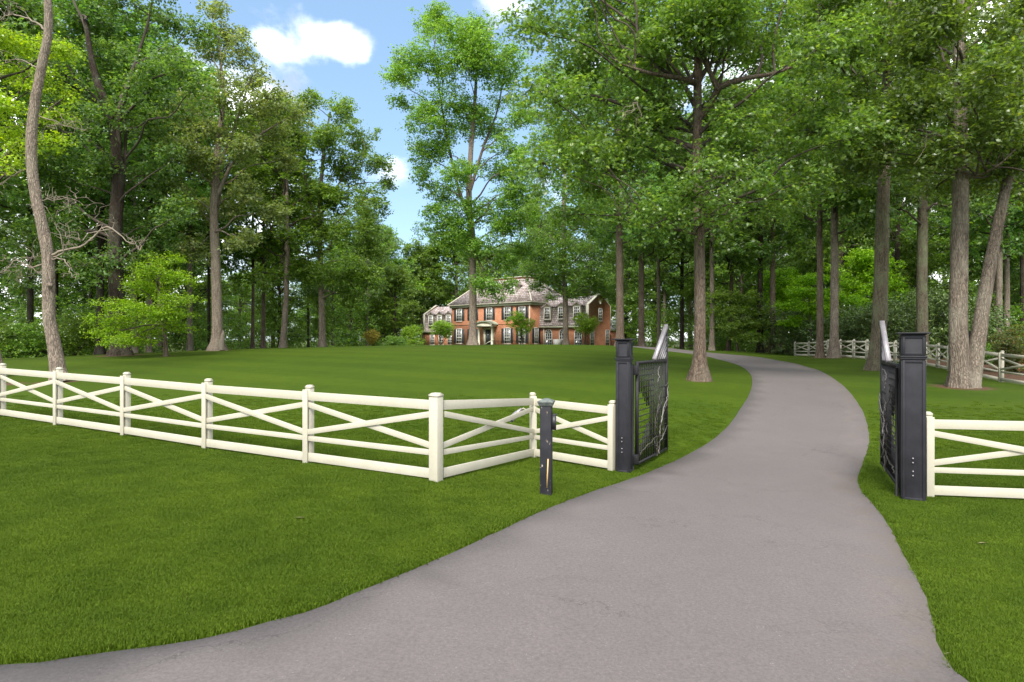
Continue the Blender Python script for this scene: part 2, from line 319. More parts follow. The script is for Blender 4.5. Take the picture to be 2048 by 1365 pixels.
def shingle_mat():
    m, nt, b = new_mat('cedar_shingles'); tc = nt.nodes.new('ShaderNodeTexCoord'); sp = nt.nodes.new('ShaderNodeSeparateXYZ'); nt.links.new(tc.outputs['Object'], sp.inputs[0])
    cb = nt.nodes.new('ShaderNodeCombineXYZ'); nt.links.new(mth(nt, 'ADD', sp.outputs[0], mth(nt, 'MULTIPLY', sp.outputs[1], .9)), cb.inputs[0]); nt.links.new(sp.outputs[2], cb.inputs[1])
    br = nt.nodes.new('ShaderNodeTexBrick'); nt.links.new(cb.outputs[0], br.inputs['Vector']); br.inputs['Scale'].default_value = 1
    br.inputs['Brick Width'].default_value = .30; br.inputs['Row Height'].default_value = .26; br.inputs['Mortar Size'].default_value = .03; br.inputs['Bias'].default_value = -.1
    br.inputs['Color1'].default_value = (.28, .235, .22, 1); br.inputs['Color2'].default_value = (.56, .51, .49, 1); br.inputs['Mortar'].default_value = (.13, .09, .08, 1)
    n = noise(nt, 1.6, 6, .75); c = mixc(nt, .8, br.outputs[0], ramp(nt, n.outputs[0], [(.3, (.75, .7, .7)), (.7, (1.2, 1.2, 1.25))]).outputs[0], 'MULTIPLY')
    nt.links.new(c, b.inputs['Base Color']); b.inputs['Roughness'].default_value = .9; bump(nt, b, br.outputs['Fac'], -.5, .03); return m
M['shingle'] = shingle_mat()
M['trim'] = simple('cream_trim', (.50, .475, .38), .6, .1, 2)
M['cornice'] = simple('sage_cornice', (.36, .37, .27), .7, .15, 2)
M['sash'] = simple('white_sash', (.58, .565, .52), .5, .05, 3)
M['shutter'] = simple('black_shutter', (.022, .022, .026), .5, .2, 3)
M['mulch'] = simple('bark_mulch', (.12, .065, .045), .95, .5, 30, .6)
M['stone'] = simple('grey_stone', (.28, .26, .24), .85, .3, 3, .5)
M['drywood'] = simple('split_logs', (.15, .12, .10), .9, .4, 8, .4)
M['pale_roof'] = simple('pale_metal_roof', (.62, .62, .62), .5, .08, 2)
M['deadleaf'] = simple('dead_leaf', (.32, .25, .15), .9, .3, 20)

# ------------------------------------------------------------------ mesh helpers
def tag(o, label=None, cat=None, group=None, kind=None):
    if label: o['label'] = label
    if cat: o['category'] = cat
    if group: o['group'] = group
    if kind: o['kind'] = kind
    return o
def empty(name, loc, rz=0, label=None, cat=None, group=None):
    o = bpy.data.objects.new(name, None); o.empty_display_size = .2; o.location = tuple(float(v) for v in loc); o.rotation_euler = (0, 0, rz); col.objects.link(o)
    return tag(o, label, cat, group)
def np_mesh(name, V, faces, mat, smooth=False, idx=None):
    """faces: list of integer arrays (n,k)"""
    me = bpy.data.meshes.new(name); V = np.asarray(V, np.float32)
    me.vertices.add(len(V)); me.vertices.foreach_set('co', V.ravel())
    li = np.concatenate([f.ravel() for f in faces]).astype(np.int32)
    tot = np.concatenate([np.full(len(f), f.shape[1]) for f in faces]).astype(np.int32)
    st = np.concatenate([[0], np.cumsum(tot)[:-1]]).astype(np.int32)
    me.loops.add(len(li)); me.loops.foreach_set('vertex_index', li)
    me.polygons.add(len(tot)); me.polygons.foreach_set('loop_start', st); me.polygons.foreach_set('loop_total', tot)
    if smooth: me.polygons.foreach_set('use_smooth', np.ones(len(tot), bool))
    me.update(calc_edges=True)
    for m in (mat if isinstance(mat, (list, tuple)) else [mat]): me.materials.append(m)
    return me
def link(name, me, parent=None, loc=None, kind=None):
    o = bpy.data.objects.new(name, me); col.objects.link(o)
    if parent is not None: o.parent = parent
    if loc is not None: o.location = tuple(float(v) for v in loc)
    if kind: o['kind'] = kind
    return o
class MB:
    def __init__(s): s.V = []; s.F = {}; s.n = 0
    def add(s, V, *faces):
        V = np.asarray(V, float)
        for f in faces:
            f = np.asarray(f, int)
            if len(f): s.F.setdefault(f.shape[1], []).append(f + s.n)
        s.V.append(V); s.n += len(V); return s
    def box(s, x0, y0, z0, x1, y1, z1):
        V = [(x, y, z) for z in (z0, z1) for y in (y0, y1) for x in (x0, x1)]
        return s.add(V, [(0, 2, 3, 1), (4, 5, 7, 6), (0, 1, 5, 4), (2, 6, 7, 3), (0, 4, 6, 2), (1, 3, 7, 5)])
    def frustum(s, cx, cy, z0, z1, a0, b0, a1, b1):
        V = [(cx + i * a0 / 2, cy + j * b0 / 2, z0) for j in (-1, 1) for i in (-1, 1)] + [(cx + i * a1 / 2, cy + j * b1 / 2, z1) for j in (-1, 1) for i in (-1, 1)]
        return s.add(V, [(0, 2, 3, 1), (4, 5, 7, 6), (0, 1, 5, 4), (2, 6, 7, 3), (0, 4, 6, 2), (1, 3, 7, 5)])
    def prism(s, pts, ax, a, b):
        """closed polygon pts (2D) pushed along axis ax from a to b"""
        n = len(pts)
        def mk(p, t): return {'x': (t, p[0], p[1]), 'y': (p[0], t, p[1]), 'z': (p[0], p[1], t)}[ax]
        V = [mk(p, a) for p in pts] + [mk(p, b) for p in pts]
        return s.add(V, [tuple(range(n))], [tuple(range(2 * n - 1, n - 1, -1))], [(i, (i + 1) % n, n + (i + 1) % n, n + i) for i in range(n)])
    def board(s, A, B, h, t, nrm):
        """plank from A to B (centres), height h across, thickness t along nrm"""
        A = np.array(A, float); B = np.array(B, float); d = (B - A); L_ = np.linalg.norm(d); d /= L_
        n = np.array(nrm, float); n -= d * n.dot(d); n /= np.linalg.norm(n); u = np.cross(n, d)
        V = [P + i * n * t / 2 + j * u * h / 2 for P in (A, B) for j in (-1, 1) for i in (-1, 1)]
        return s.add(V, [(0, 2, 3, 1), (4, 5, 7, 6), (0, 1, 5, 4), (2, 6, 7, 3), (0, 4, 6, 2), (1, 3, 7, 5)])
    def board_vend(s, A, B, h, t, nrm):
        """plank whose ends are cut plumb"""
        A = np.array(A, float); B = np.array(B, float); n = np.array(nrm, float); n /= np.linalg.norm(n)
        d = B - A; hz = math.hypot(d[0], d[1]); hv = h * math.hypot(hz, d[2]) / hz; u = np.array([0, 0, 1.])
        V = [P + i * n * t / 2 + j * u * hv / 2 for P in (A, B) for j in (-1, 1) for i in (-1, 1)]
        return s.add(V, [(0, 2, 3, 1), (4, 5, 7, 6), (0, 1, 5, 4), (2, 6, 7, 3), (0, 4, 6, 2), (1, 3, 7, 5)])
    def tube(s, pts, rs, sides=6, flare=None, wob=0, rng=None):
        pts = np.asarray(pts, float); n = len(pts); rs = np.broadcast_to(np.asarray(rs, float), (n,))
        tan = np.gradient(pts, axis=0); tan /= np.linalg.norm(tan, axis=1, keepdims=True) + 1e-9
        ref = np.array([0, 0, 1.]) if abs(tan[:, 2]).mean() < .8 else np.array([1., 0, 0])
        a = np.cross(tan, ref); a /= np.linalg.norm(a, axis=1, keepdims=True) + 1e-9; b = np.cross(tan, a)
        th = np.linspace(0, 2 * math.pi, sides, endpoint=False)
        R = np.repeat(rs[:, None], sides, 1)
        if flare is not None:
            hgt = pts[:, 2:3] - flare[0]; k, ph = flare[1], flare[2]
            R = R * (1 + flare[3] * np.exp(-np.maximum(hgt, 0) / flare[4]) * (.75 + .45 * np.cos(k * th + ph)[None] + .2 * np.cos((k + 2) * th + 2 * ph)[None]))
        if wob and rng is not None:
            w = rng.normal(0, 1, (n, sides)); w = (w + np.roll(w, 1, 0) + np.roll(w, 1, 1) + np.roll(w, -1, 1)) / 2
            R = R * (1 + wob * w)
        V = pts[:, None] + R[..., None] * (np.cos(th)[None, :, None] * a[:, None] + np.sin(th)[None, :, None] * b[:, None])
        i = np.arange(n - 1)[:, None] * sides; j = np.arange(sides)[None]; j2 = (j + 1) % sides
        q = np.stack([i + j, i + j2, i + sides + j2, i + sides + j], -1).reshape(-1, 4)
        s.add(V.reshape(-1, 3), q, [tuple(range(sides))], [tuple((n - 1) * sides + k for k in range(sides - 1, -1, -1))])
        return s
    def sphere(s, c, r, nu=10, nv=6, sz=1):
        th = np.linspace(0, 2 * math.pi, nu, endpoint=False); ph = np.linspace(.12, math.pi - .12, nv)
        V = [(c[0] + r * math.sin(p) * math.cos(t), c[1] + r * math.sin(p) * math.sin(t), c[2] + r * sz * math.cos(p)) for p in ph for t in th]
        q = [(i * nu + j, i * nu + (j + 1) % nu, (i + 1) * nu + (j + 1) % nu, (i + 1) * nu + j) for i in range(nv - 1) for j in range(nu)]
        return s.add(V, q, [tuple(range(nu))], [tuple(range(nv * nu - 1, (nv - 1) * nu - 1, -1))])
    def mesh(s, name, mat, smooth=False):
        return np_mesh(name, np.concatenate(s.V), [np.concatenate(v) for v in s.F.values()], mat, smooth)
    def build(s, name, mat, parent=None, smooth=False, bevel=0, loc=None):
        o = link(name, s.mesh(name, mat, smooth), parent, loc)
        if bevel:
            b = o.modifiers.new('bevel', 'BEVEL'); b.width = bevel; b.segments = 2; b.limit_method = 'ANGLE'
        return o
def box_obj(name, mat, parent, *b, bevel=0): return MB().box(*b).build(name, mat, parent, bevel=bevel)

# ------------------------------------------------------------------ driveway outline (points on the ground)
Lpx = [(0,1337),(100,1330),(200,1315),(330,1297),(450,1275),(540,1250),(620,1228),(700,1195),(790,1160),(870,1125),(960,1085),(1030,1053),(1100,1020),(1200,980),(1300,945),(1370,915),(1430,880),(1460,850),(1480,820),(1500,790),(1506,765),(1500,745),(1470,728),(1430,716)]
Rpx = [(1911,1365),(1880,1310),(1866,1255),(1860,1220),(1845,1180),(1810,1120),(1780,1060),(1755,1020),(1720,985),(1713,960),(1725,930),(1740,885),(1735,850),(1725,820),(1700,785),(1670,760),(1620,735),(1560,722)]
Lw = [(-30, 2.6), (-15, 3.1), (-8, 3.5)] + [unproj(*p) for p in Lpx] + [(13.2, 46.0), (11.6, 47.9), (10.2, 50.5), (9.6, 54), (10.2, 62)]
Rw = [(30, -9), (12, -5.5), (6.0, -2), (3.6, 1.0), (2.85, 2.7)] + [unproj(*p) for p in Rpx] + [(17.6, 44.6), (16.4, 47.4), (14.6, 49.6), (13.6, 53), (14.2, 62)]
def smooth_poly(pts, it=3):
    pts = np.array(pts, float)
    for _ in range(it):
        q = pts[:-1] * .75 + pts[1:] * .25; r = pts[:-1] * .25 + pts[1:] * .75
        pts = np.concatenate([pts[:1], np.stack([q, r], 1).reshape(-1, 2), pts[-1:]])
    return pts
Ls, Rs = smooth_poly(Lw), smooth_poly(Rw)
DRIVE = np.concatenate([Ls, Rs[::-1], np.array([[0, -10.], [-30, -10.]])])
def inside(poly, x, y):
    x = np.asarray(x); y = np.asarray(y); r = np.zeros(x.shape, bool)
    for (x0, y0), (x1, y1) in zip(poly, np.roll(poly, -1, 0)):
        if y0 == y1: continue
        r ^= ((y0 > y) != (y1 > y)) & (x < (x1 - x0) * (y - y0) / (y1 - y0) + x0)
    return r
def dist_line(pl, x, y):
    d = np.full(np.asarray(x).shape, 1e9)
    for a, b in zip(pl[:-1], pl[1:]):
        ab = b - a; t = np.clip(((x - a[0]) * ab[0] + (y - a[1]) * ab[1]) / (ab @ ab + 1e-12), 0, 1)
        d = np.minimum(d, np.hypot(x - a[0] - t * ab[0], y - a[1] - t * ab[1]))
    return d

# tree stations: (px, depth) -> world base
def base(px, D): x = (px - CX) / F * D; return np.array([x, D, h1(x, D)])
SOIL = [(1398, 23.2, .38), (1925, 22.2, .8), (1752, 30, .5), (240, 38, 1.2), (435, 42, .7), (945, 54, 1.2), (118, 22.4, .45), (2, 21.5, .5), (1640, 42, .6), (1668, 41, .6), (332, 36, .4), (1285, 60, .7)]

# ------------------------------------------------------------------ ground sheet
def build_ground():
    xs = np.unique(np.concatenate([-np.geomspace(45, 3000, 26), np.arange(-44.5, 45, .5), np.geomspace(45, 3000, 26)]))
    ys = np.unique(np.concatenate([-np.geomspace(13, 3000, 22), np.arange(-12.5, 80, .5), np.arange(80, 130, 1.5), np.geomspace(130, 3000, 26)]))
    X, Y = np.meshgrid(xs, ys); Z = H(X, Y)
    r = np.random.default_rng(5)
    wood = np.zeros(X.shape)
    ang = X / np.maximum(Y, 1)
    lim = np.interp(ang, [-1.2, -.82, -.6, -.45, -.3, -.16, 0, .12, .2, .3, .42, .5, .8], [40, 42, 48, 56, 66, 84, 112, 112, 74, 66, 58, 55, 50])
    wood = np.clip((Y - lim) / 6 + .5, 0, 1)
    # beyond the paddock fence on the right
    fx = np.interp(Y, [10, 17, 21.8, 24.2, 28.8, 32, 37.5, 44, 52, 56], [20.5, 19.2, 18.6, 18.9, 20.1, 21.3, 21.2, 22.2, 23.5, 24.5])
    soil = np.clip((X - fx - .05) / .8, 0, 1) * (Y > 8) * (Y < 56)
    soil = soil * np.clip(1.2 - np.abs(X - fx - 2) / 7, 0, 1)
    wood = np.maximum(wood, np.clip((X - fx - 4) / 3, 0, 1) * (Y > 5))
    for px, D, rr in SOIL:
        b = base(px, D); d = np.hypot(X - b[0], Y - b[1]); soil = np.maximum(soil, np.clip(1.25 - d / (rr + .15) * .7, 0, 1) * .95)
    wood[(Y < -15)] = 0
    ny, nx = X.shape; i = np.arange(ny - 1)[:, None] * nx; j = np.arange(nx - 1)[None]
    q = np.stack([i + j, i + j + 1, i + nx + j + 1, i + nx + j], -1).reshape(-1, 4)
    me = np_mesh('lawn', np.stack([X, Y, Z], -1).reshape(-1, 3), [q], M['lawn'], True)
    for nm, arr in (('wood', wood), ('soil', soil)):
        a = me.attributes.new(nm, 'FLOAT', 'POINT'); a.data.foreach_set('value', arr.ravel().astype(np.float32))
    link('lawn', me, kind='structure')
build_ground()

def build_drive():
    def resamp(pl, step):
        d = np.concatenate([[0], np.cumsum(np.linalg.norm(np.diff(pl, axis=0), axis=1))]); n = max(2, int(d[-1] / step))
        t = np.linspace(0, d[-1], n); return np.stack([np.interp(t, d, pl[:, 0]), np.interp(t, d, pl[:, 1])], -1)
    r = np.random.default_rng(2)
    A = resamp(Ls, .22); B = resamp(Rs, .22)
    A += r.normal(0, .005, A.shape); B += r.normal(0, .005, B.shape)
    C_ = resamp(np.array([[30, -9.], [0, -10], [-30, -10.], [-30, 2.6]]), 1.5)[1:-1]
    T = resamp(np.stack([A[-1], B[-1]]), .5)[1:-1]
    bd = np.concatenate([A, T, B[::-1], C_])
    gx, gy = np.meshgrid(np.arange(-30, 30, .55), np.arange(-10, 62, .55)); gx = gx.ravel() + r.uniform(-.05, .05, gx.size); gy = gy.ravel() + r.uniform(-.05, .05, gy.size)
    k = inside(bd, gx, gy) & (dist_line(np.concatenate([bd, bd[:1]]), gx, gy) > .25); gx, gy = gx[k], gy[k]
    pts = np.concatenate([bd, np.stack([gx, gy], -1)]); nb = len(bd)
    vs, es, fs, *_ = delaunay_2d_cdt([Vector(p) for p in pts], [(i, (i + 1) % nb) for i in range(nb)], [], 1, 1e-5)
    vs = np.array([(v.x, v.y) for v in vs]); fs = np.array([tuple(f) for f in fs if len(f) == 3])
    e = np.clip(1 - dist_line(Rs, vs[:, 0], vs[:, 1]) / .55, 0, 1)
    z = H(vs[:, 0], vs[:, 1]) + .014
    V = np.column_stack([vs, z])
    up = np.cross(V[fs[:, 1]] - V[fs[:, 0]], V[fs[:, 2]] - V[fs[:, 0]])[:, 2] < 0; fs[up] = fs[up][:, ::-1]
    ns = len(V); S = V[:nb].copy(); S[:, 2] -= .09; V = np.concatenate([V, S]); i = np.arange(nb)
    sk = np.stack([i, (i + 1) % nb, ns + (i + 1) % nb, ns + i], -1)
    me = np_mesh('driveway', V, [fs, sk], M['asphalt'])
    a = me.attributes.new('edge', 'FLOAT', 'POINT'); a.data.foreach_set('value', np.concatenate([e, e[:nb] if len(e) >= nb else np.zeros(nb)]).astype(np.float32))
    link('driveway', me, kind='structure')
build_drive()

# ------------------------------------------------------------------ grass blades
def build_grass():
    m, nt, b = new_mat('grass_blade'); g = nt.nodes.new('ShaderNodeNewGeometry')
    at = noise(nt, 1.7, 4, .6, g.outputs['Position']); bg = noise(nt, .16, 4, .5, g.outputs['Position'])
    c = ramp(nt, g.outputs['Random Per Island'], [(0, (.064, .112, .007)), (.5, (.082, .138, .009)), (.96, (.104, .166, .011)), (1, (.15, .15, .035))]).outputs[0]
    c = mixc(nt, .7, c, ramp(nt, at.outputs[0], [(.3, (.62, .7, .6)), (.7, (1.2, 1.15, 1.1))]).outputs[0], 'MULTIPLY')
    c = mixc(nt, .6, c, ramp(nt, bg.outputs[0], [(.3, (.75, .82, .8)), (.7, (1.2, 1.12, 1.0))]).outputs[0], 'MULTIPLY')
    nt.links.new(c, b.inputs['Base Color']); b.inputs['Roughness'].default_value = .6; b.inputs['Specular IOR Level'].default_value = .12
    tr = nt.nodes.new('ShaderNodeBsdfTranslucent'); nt.links.new(c, tr.inputs[0]); ms = nt.nodes.new('ShaderNodeMixShader'); ms.inputs[0].default_value = .3
    nt.links.new(b.outputs[0], ms.inputs[1]); nt.links.new(tr.outputs[0], ms.inputs[2]); nt.links.new(ms.outputs[0], nt.nodes['Material Output'].inputs[0])
    r = np.random.default_rng(11)
    def tuft(n, R, h):
        a = r.uniform(0, 6.283, n); q = R * np.sqrt(r.uniform(0, 1, n)); x, y = q * np.cos(a), q * np.sin(a)
        hh = r.uniform(.6, 1.2, n) * h; w = r.uniform(.0014, .0028, n); da = r.uniform(0, 6.283, n); ln = r.uniform(.2, .9, n) * hh
        ux, uy = np.cos(da + 1.57) * w, np.sin(da + 1.57) * w; lx, ly = np.cos(da) * ln, np.sin(da) * ln
        V = np.stack([np.stack([x - ux, y - uy, 0 * x - .004], -1), np.stack([x + ux, y + uy, 0 * x - .004], -1),
                      np.stack([x + ux * .8 + lx * .35, y + uy * .8 + ly * .35, hh * .6], -1), np.stack([x - ux * .8 + lx * .35, y - uy * .8 + ly * .35, hh * .6], -1),
                      np.stack([x + lx, y + ly, hh], -1)], 1).reshape(-1, 3)
        i = np.arange(n)[:, None] * 5
        return np_mesh('grass_tuft', V, [i + np.array([[0, 1, 2, 3]]), i + np.array([[3, 2, 4]])], m)
    big = link('grass_tuft', tuft(120, .095, .029), loc=(-6.0, 9.0, h1(-6, 9.)), kind='stuff')
    n = 190000
    D = 3.2 + 27 * r.uniform(0, 1, n) ** 1.15; x = r.uniform(-.87, .87, n) * (D + 1.0)
    dens = np.clip(6.5 / D, 0, 1) ** .8 * np.clip((19 - D) / 9, 0, 1); keep = r.uniform(0, 1, n) < dens
    D, x = D[keep], x[keep]
    full = np.concatenate([DRIVE, DRIVE[:1]])
    ins = inside(DRIVE, x, D); dd = dist_line(Ls, x, D); dd = np.minimum(dd, dist_line(Rs, x, D))
    k = (~ins) & (dd > .075)
    for px_, D_, rr_ in SOIL:
        b_ = base(px_, D_); k &= np.hypot(x - b_[0], D - b_[1]) > rr_ * 1.15 * r.uniform(.6, 1.2, len(x))
    x, D, dd = x[k], D[k], dd[k]
    # a fringe of small tufts right along the asphalt edge
    scl = np.clip(r.uniform(.75, 1.2, len(x)), .3, 1.3)
    pts = np.column_stack([x, D, H(x, D)])
    me = bpy.data.meshes.new('grass'); me.vertices.add(len(pts)); me.vertices.foreach_set('co', pts.astype(np.float32).ravel())
    a = me.attributes.new('size', 'FLOAT', 'POINT'); a.data.foreach_set('value', scl.astype(np.float32))
    a = me.attributes.new('turn', 'FLOAT', 'POINT'); a.data.foreach_set('value', r.uniform(0, 6.283, len(x)).astype(np.float32))
    go = link('grass', me, kind='stuff'); tag(go, 'short mown green grass blades on the lawn in the foreground', 'grass')
    tag(big, 'short grass tuft standing in the lawn before the white fence', 'grass')
    ng = bpy.data.node_groups.new('grass_spread', 'GeometryNodeTree')
    ng.interface.new_socket('Geometry', in_out='INPUT', socket_type='NodeSocketGeometry'); ng.interface.new_socket('Geometry', in_out='OUTPUT', socket_type='NodeSocketGeometry')
    gi = ng.nodes.new('NodeGroupInput'); gout = ng.nodes.new('NodeGroupOutput'); ip = ng.nodes.new('GeometryNodeInstanceOnPoints'); oi = ng.nodes.new('GeometryNodeObjectInfo')
    oi.inputs[0].default_value = big; oi.transform_space = 'ORIGINAL'; oi.inputs['As Instance'].default_value = True
    na = ng.nodes.new('GeometryNodeInputNamedAttribute'); na.data_type = 'FLOAT'; na.inputs[0].default_value = 'size'
    nb = ng.nodes.new('GeometryNodeInputNamedAttribute'); nb.data_type = 'FLOAT'; nb.inputs[0].default_value = 'turn'
    cb = ng.nodes.new('ShaderNodeCombineXYZ'); e2 = ng.nodes.new('FunctionNodeEulerToRotation')
    L = ng.links; L.new(gi.outputs[0], ip.inputs['Points']); L.new(oi.outputs['Geometry'], ip.inputs['Instance']); L.new(na.outputs[0], ip.inputs['Scale'])
    L.new(nb.outputs[0], cb.inputs[2]); L.new(cb.outputs[0], e2.inputs[0]); L.new(e2.outputs[0], ip.inputs['Rotation']); L.new(ip.outputs[0], gout.inputs[0])
    md = go.modifiers.new('spread', 'NODES'); md.node_group = ng
    print('grass tufts', len(pts))
build_grass()

# ------------------------------------------------------------------ foliage
T_DIAMOND = (np.array([(0, 0, 0), (.5, .30, .10), (1, 0, -.05), (.5, -.30, .10)]), [np.array([(0, 3, 1)]), np.array([(1, 3, 2)])])
T_LONG = (np.array([(0, 0, 0), (.35, .26, .06), (.75, .20, .0), (1.05, 0, -.12), (.75, -.20, .0), (.35, -.26, .06)]), [np.array([(0, 5, 1)]), np.array([(1, 5, 4, 2)]), np.array([(2, 4, 3)])])
_oak = [(0, 0, 0), (.22, .10, .03), (.30, .34, .02), (.45, .13, .05), (.62, .40, -.02), (.70, .14, .03), (1.0, .12, -.06), (1.08, 0, -.08), (1.0, -.12, -.06), (.70, -.14, .03), (.62, -.40, -.02), (.45, -.13, .05), (.30, -.34, .02), (.22, -.10, .03)]
T_OAK = (np.array(_oak), [np.array([(1, 13, 11, 3), (3, 11, 9, 5), (5, 9, 8, 6)]), np.array([(0, 13, 1), (1, 3, 2), (3, 5, 4), (13, 12, 11), (11, 10, 9), (6, 8, 7)])])
def leaves(C, nrm, size, rng, T):
    n = len(C); nrm = nrm / (np.linalg.norm(nrm, axis=1, keepdims=True) + 1e-9)
    t = rng.normal(0, 1, (n, 3)); t -= nrm * (t * nrm).sum(1, keepdims=True); t /= np.linalg.norm(t, axis=1, keepdims=True) + 1e-9
    b = np.cross(nrm, t); TV, TF = T
    V = C[:, None] + size[:, None, None] * (TV[None, :, 0:1] * t[:, None] + TV[None, :, 1:2] * b[:, None] + TV[None, :, 2:3] * nrm[:, None])
    k = len(TV); off = (np.arange(n) * k)[:, None, None]
    return V.reshape(-1, 3), [(off + f[None]).reshape(-1, f.shape[1]) for f in TF]
def foliage(blobs, n, size, rng, T=T_DIAMOND, sprayn=14, sprayr=.42, flat=.45, droop=.15):
    """blobs (m,6): centre + radii. leaves sit in sprays (a twig's worth) near the surface of each blob"""
    blobs = np.asarray(blobs, float); w = (blobs[:, 3] * blobs[:, 4]) ** .9; w = w / w.sum()
    ns = max(1, n // sprayn); bi = rng.choice(len(blobs), ns, p=w)
    d = rng.normal(0, 1, (ns, 3)); d[:, 2] += .25; d /= np.linalg.norm(d, axis=1, keepdims=True)
    rr = rng.uniform(.35, 1.0, ns) ** .6
    # lumpy outline
    ph = rng.uniform(0, 6.28, (len(blobs), 3))[bi]; lump = 1 + .22 * np.sin(3.1 * np.arctan2(d[:, 1], d[:, 0]) + ph[:, 0]) * np.cos(2.6 * d[:, 2] * 2 + ph[:, 1])
    sc_ = blobs[bi, :3] + d * (rr * lump)[:, None] * blobs[bi, 3:6]
    so = d * .8 + rng.normal(0, .35, (ns, 3)); so[:, 2] -= droop
    so /= np.linalg.norm(so, axis=1, keepdims=True)
    ax = rng.uniform(.1, 1, (ns, sprayn)) * sprayr
    C = sc_[:, None] + so[:, None] * ax[..., None] + rng.normal(0, 1, (ns, sprayn, 3)) * np.array([.38, .38, .38 * flat]) * sprayr
    nrm = np.array([0, 0, 1.]) * .75 + rng.normal(0, .55, (ns, sprayn, 3)) + d[:, None] * .35
    C = C.reshape(-1, 3); nrm = nrm.reshape(-1, 3)
    return leaves(C, nrm, size * rng.uniform(.65, 1.25, len(C)), rng, T)
def curve(a, b, rng, n=6, sag=.0, up=.25, jit=.04):
    a = np.asarray(a, float); b = np.asarray(b, float); L_ = np.linalg.norm(b - a); t = np.linspace(0, 1, n)[:, None]
    p = a * (1 - t) + b * t; p[:, 2] += (np.sin(t[:, 0] * math.pi) * up * L_ * .25); j = rng.normal(0, jit * L_, p.shape); j[0] = 0; j[-1] *= .3
    return p + j
def bez_path(pts, n):
    pts = np.asarray(pts, float); d = np.concatenate([[0], np.cumsum(np.linalg.norm(np.diff(pts, axis=0), axis=1))]); t = np.linspace(0, d[-1], n)
    # cubic hermite (catmull-rom)
    m = np.gradient(pts, d, axis=0); out = []
    for x in t:
        i = min(len(d) - 2, max(0, int(np.searchsorted(d, x) - 1))); hh = d[i + 1] - d[i]; u = (x - d[i]) / hh
        out.append((2*u**3 - 3*u**2 + 1) * pts[i] + (u**3 - 2*u**2 + u) * hh * m[i] + (-2*u**3 + 3*u**2) * pts[i + 1] + (u**3 - u**2) * hh * m[i + 1])
    return np.array(out)

def hero_tree(name, label, px, D, trunk_px, r_px, masses, nleaf, size, lm, bm, T=T_DIAMOND, dep=3.0, seed=1, sub=7, subr=.46, forks=(), flare=1.1, group=None,
              sprayn=14, sprayr=.42, bmb=None, limb_r=.16, flat=.45, sides=18, squash=.8, lean=0.0, limb_from=.3, cat='tree', lowpy=None):
    """masses: (px, py, rpx[, depth offset]) seen at depth D; the trunk follows trunk_px"""
    rng = np.random.default_rng(seed); b0 = base(px, D)
    root = empty(name, b0, 0, label, cat, group)
    tp = [P3(x, y, D + lean * i) - b0 for i, (x, y) in enumerate(trunk_px)]
    tp[0] = np.array([0, 0, -.35]) + (tp[0] * [1, 0, 0]) * 0
    path = bez_path(tp, max(14, int(np.linalg.norm(tp[-1] - tp[0]) / .45)))
    r0 = .9 * r_px / F * D; rr = np.interp(np.linspace(0, 1, len(path)), [0, .35, .7, 1], [r0, r0 * .86, r0 * .6, r0 * .22])
    MB().tube(path, rr, sides, (0, 4 + seed % 3, seed, flare, .42), .02, rng).build('trunk', bm, root, True)
    for fk in forks:
        fp = bez_path([P3(x, y, D + dz) - b0 for x, y, dz in fk[0]], 14)
        MB().tube(fp, np.linspace(fk[1] / F * D, fk[1] / F * D * .25, 14), 10, None, .03, rng).build('fork', bmb or bm, root, True)
    axes = [path] + [bez_path([P3(x, y, D + dz) - b0 for x, y, dz in fk[0]], 14) for fk in forks]
    allp = np.concatenate(axes); allr = np.concatenate([rr] + [np.linspace(fk[1] / F * D, fk[1] / F * D * .25, 14) for fk in forks])
    used = np.zeros(len(allp))
    bl = []; tw = MB()
    for m in masses:
        dz = m[3] if len(m) > 3 else rng.uniform(-dep, dep)
        c = P3(m[0], m[1], D + dz) - b0; r = m[2] / F * D
        # limb from the nearest lower point of trunk or fork
        ok = allp[:, 2] < c[2] - .35 * np.linalg.norm((allp - c)[:, :2], axis=1)
        zlow = P3(px, lowpy, D)[2] - b0[2] if lowpy else allp[:, 2].max() * .3
        ok &= allp[:, 2] > zlow
        if not ok.any(): ok = (allp[:, 2] > zlow) & (allp[:, 2] < max(zlow + 1.0, c[2]))
        cost = np.linalg.norm(allp - c, axis=1) + used * 1.1 + rng.uniform(0, .5, len(allp)); cost[~ok] = 1e9; k_ = int(np.argmin(cost)); s_ = allp[k_]
        used[max(0, k_ - 1):k_ + 2] += 1
        L_ = np.linalg.norm(c - s_)
        if L_ > .3: tw.tube(bez_path(curve(s_, c, rng, 6, up=.22, jit=.032), 14), np.linspace(min(limb_r, .02 + L_ * .012, allr[k_] * .7), .018, 14) , 7)
        for k in range(sub):
            dd = rng.normal(0, 1, 3); dd /= np.linalg.norm(dd); q = c + dd * r * rng.uniform(.35, .85) * [1, 1, squash]
            sr = r * subr * rng.uniform(.7, 1.25); bl.append([*q, sr, sr, sr * squash * .85])
            if k < 5: tw.tube(curve(c, q, rng, 4), [.022, .016, .011, .006], 4)
    tw.build('branches', bmb or M['branch_dark'], root, True)
    V, Fc = foliage(bl, nleaf, size, rng, T, sprayn, sprayr, flat)
    link('crown', np_mesh('crown', V, Fc, lm), root)
    return root, rng, b0

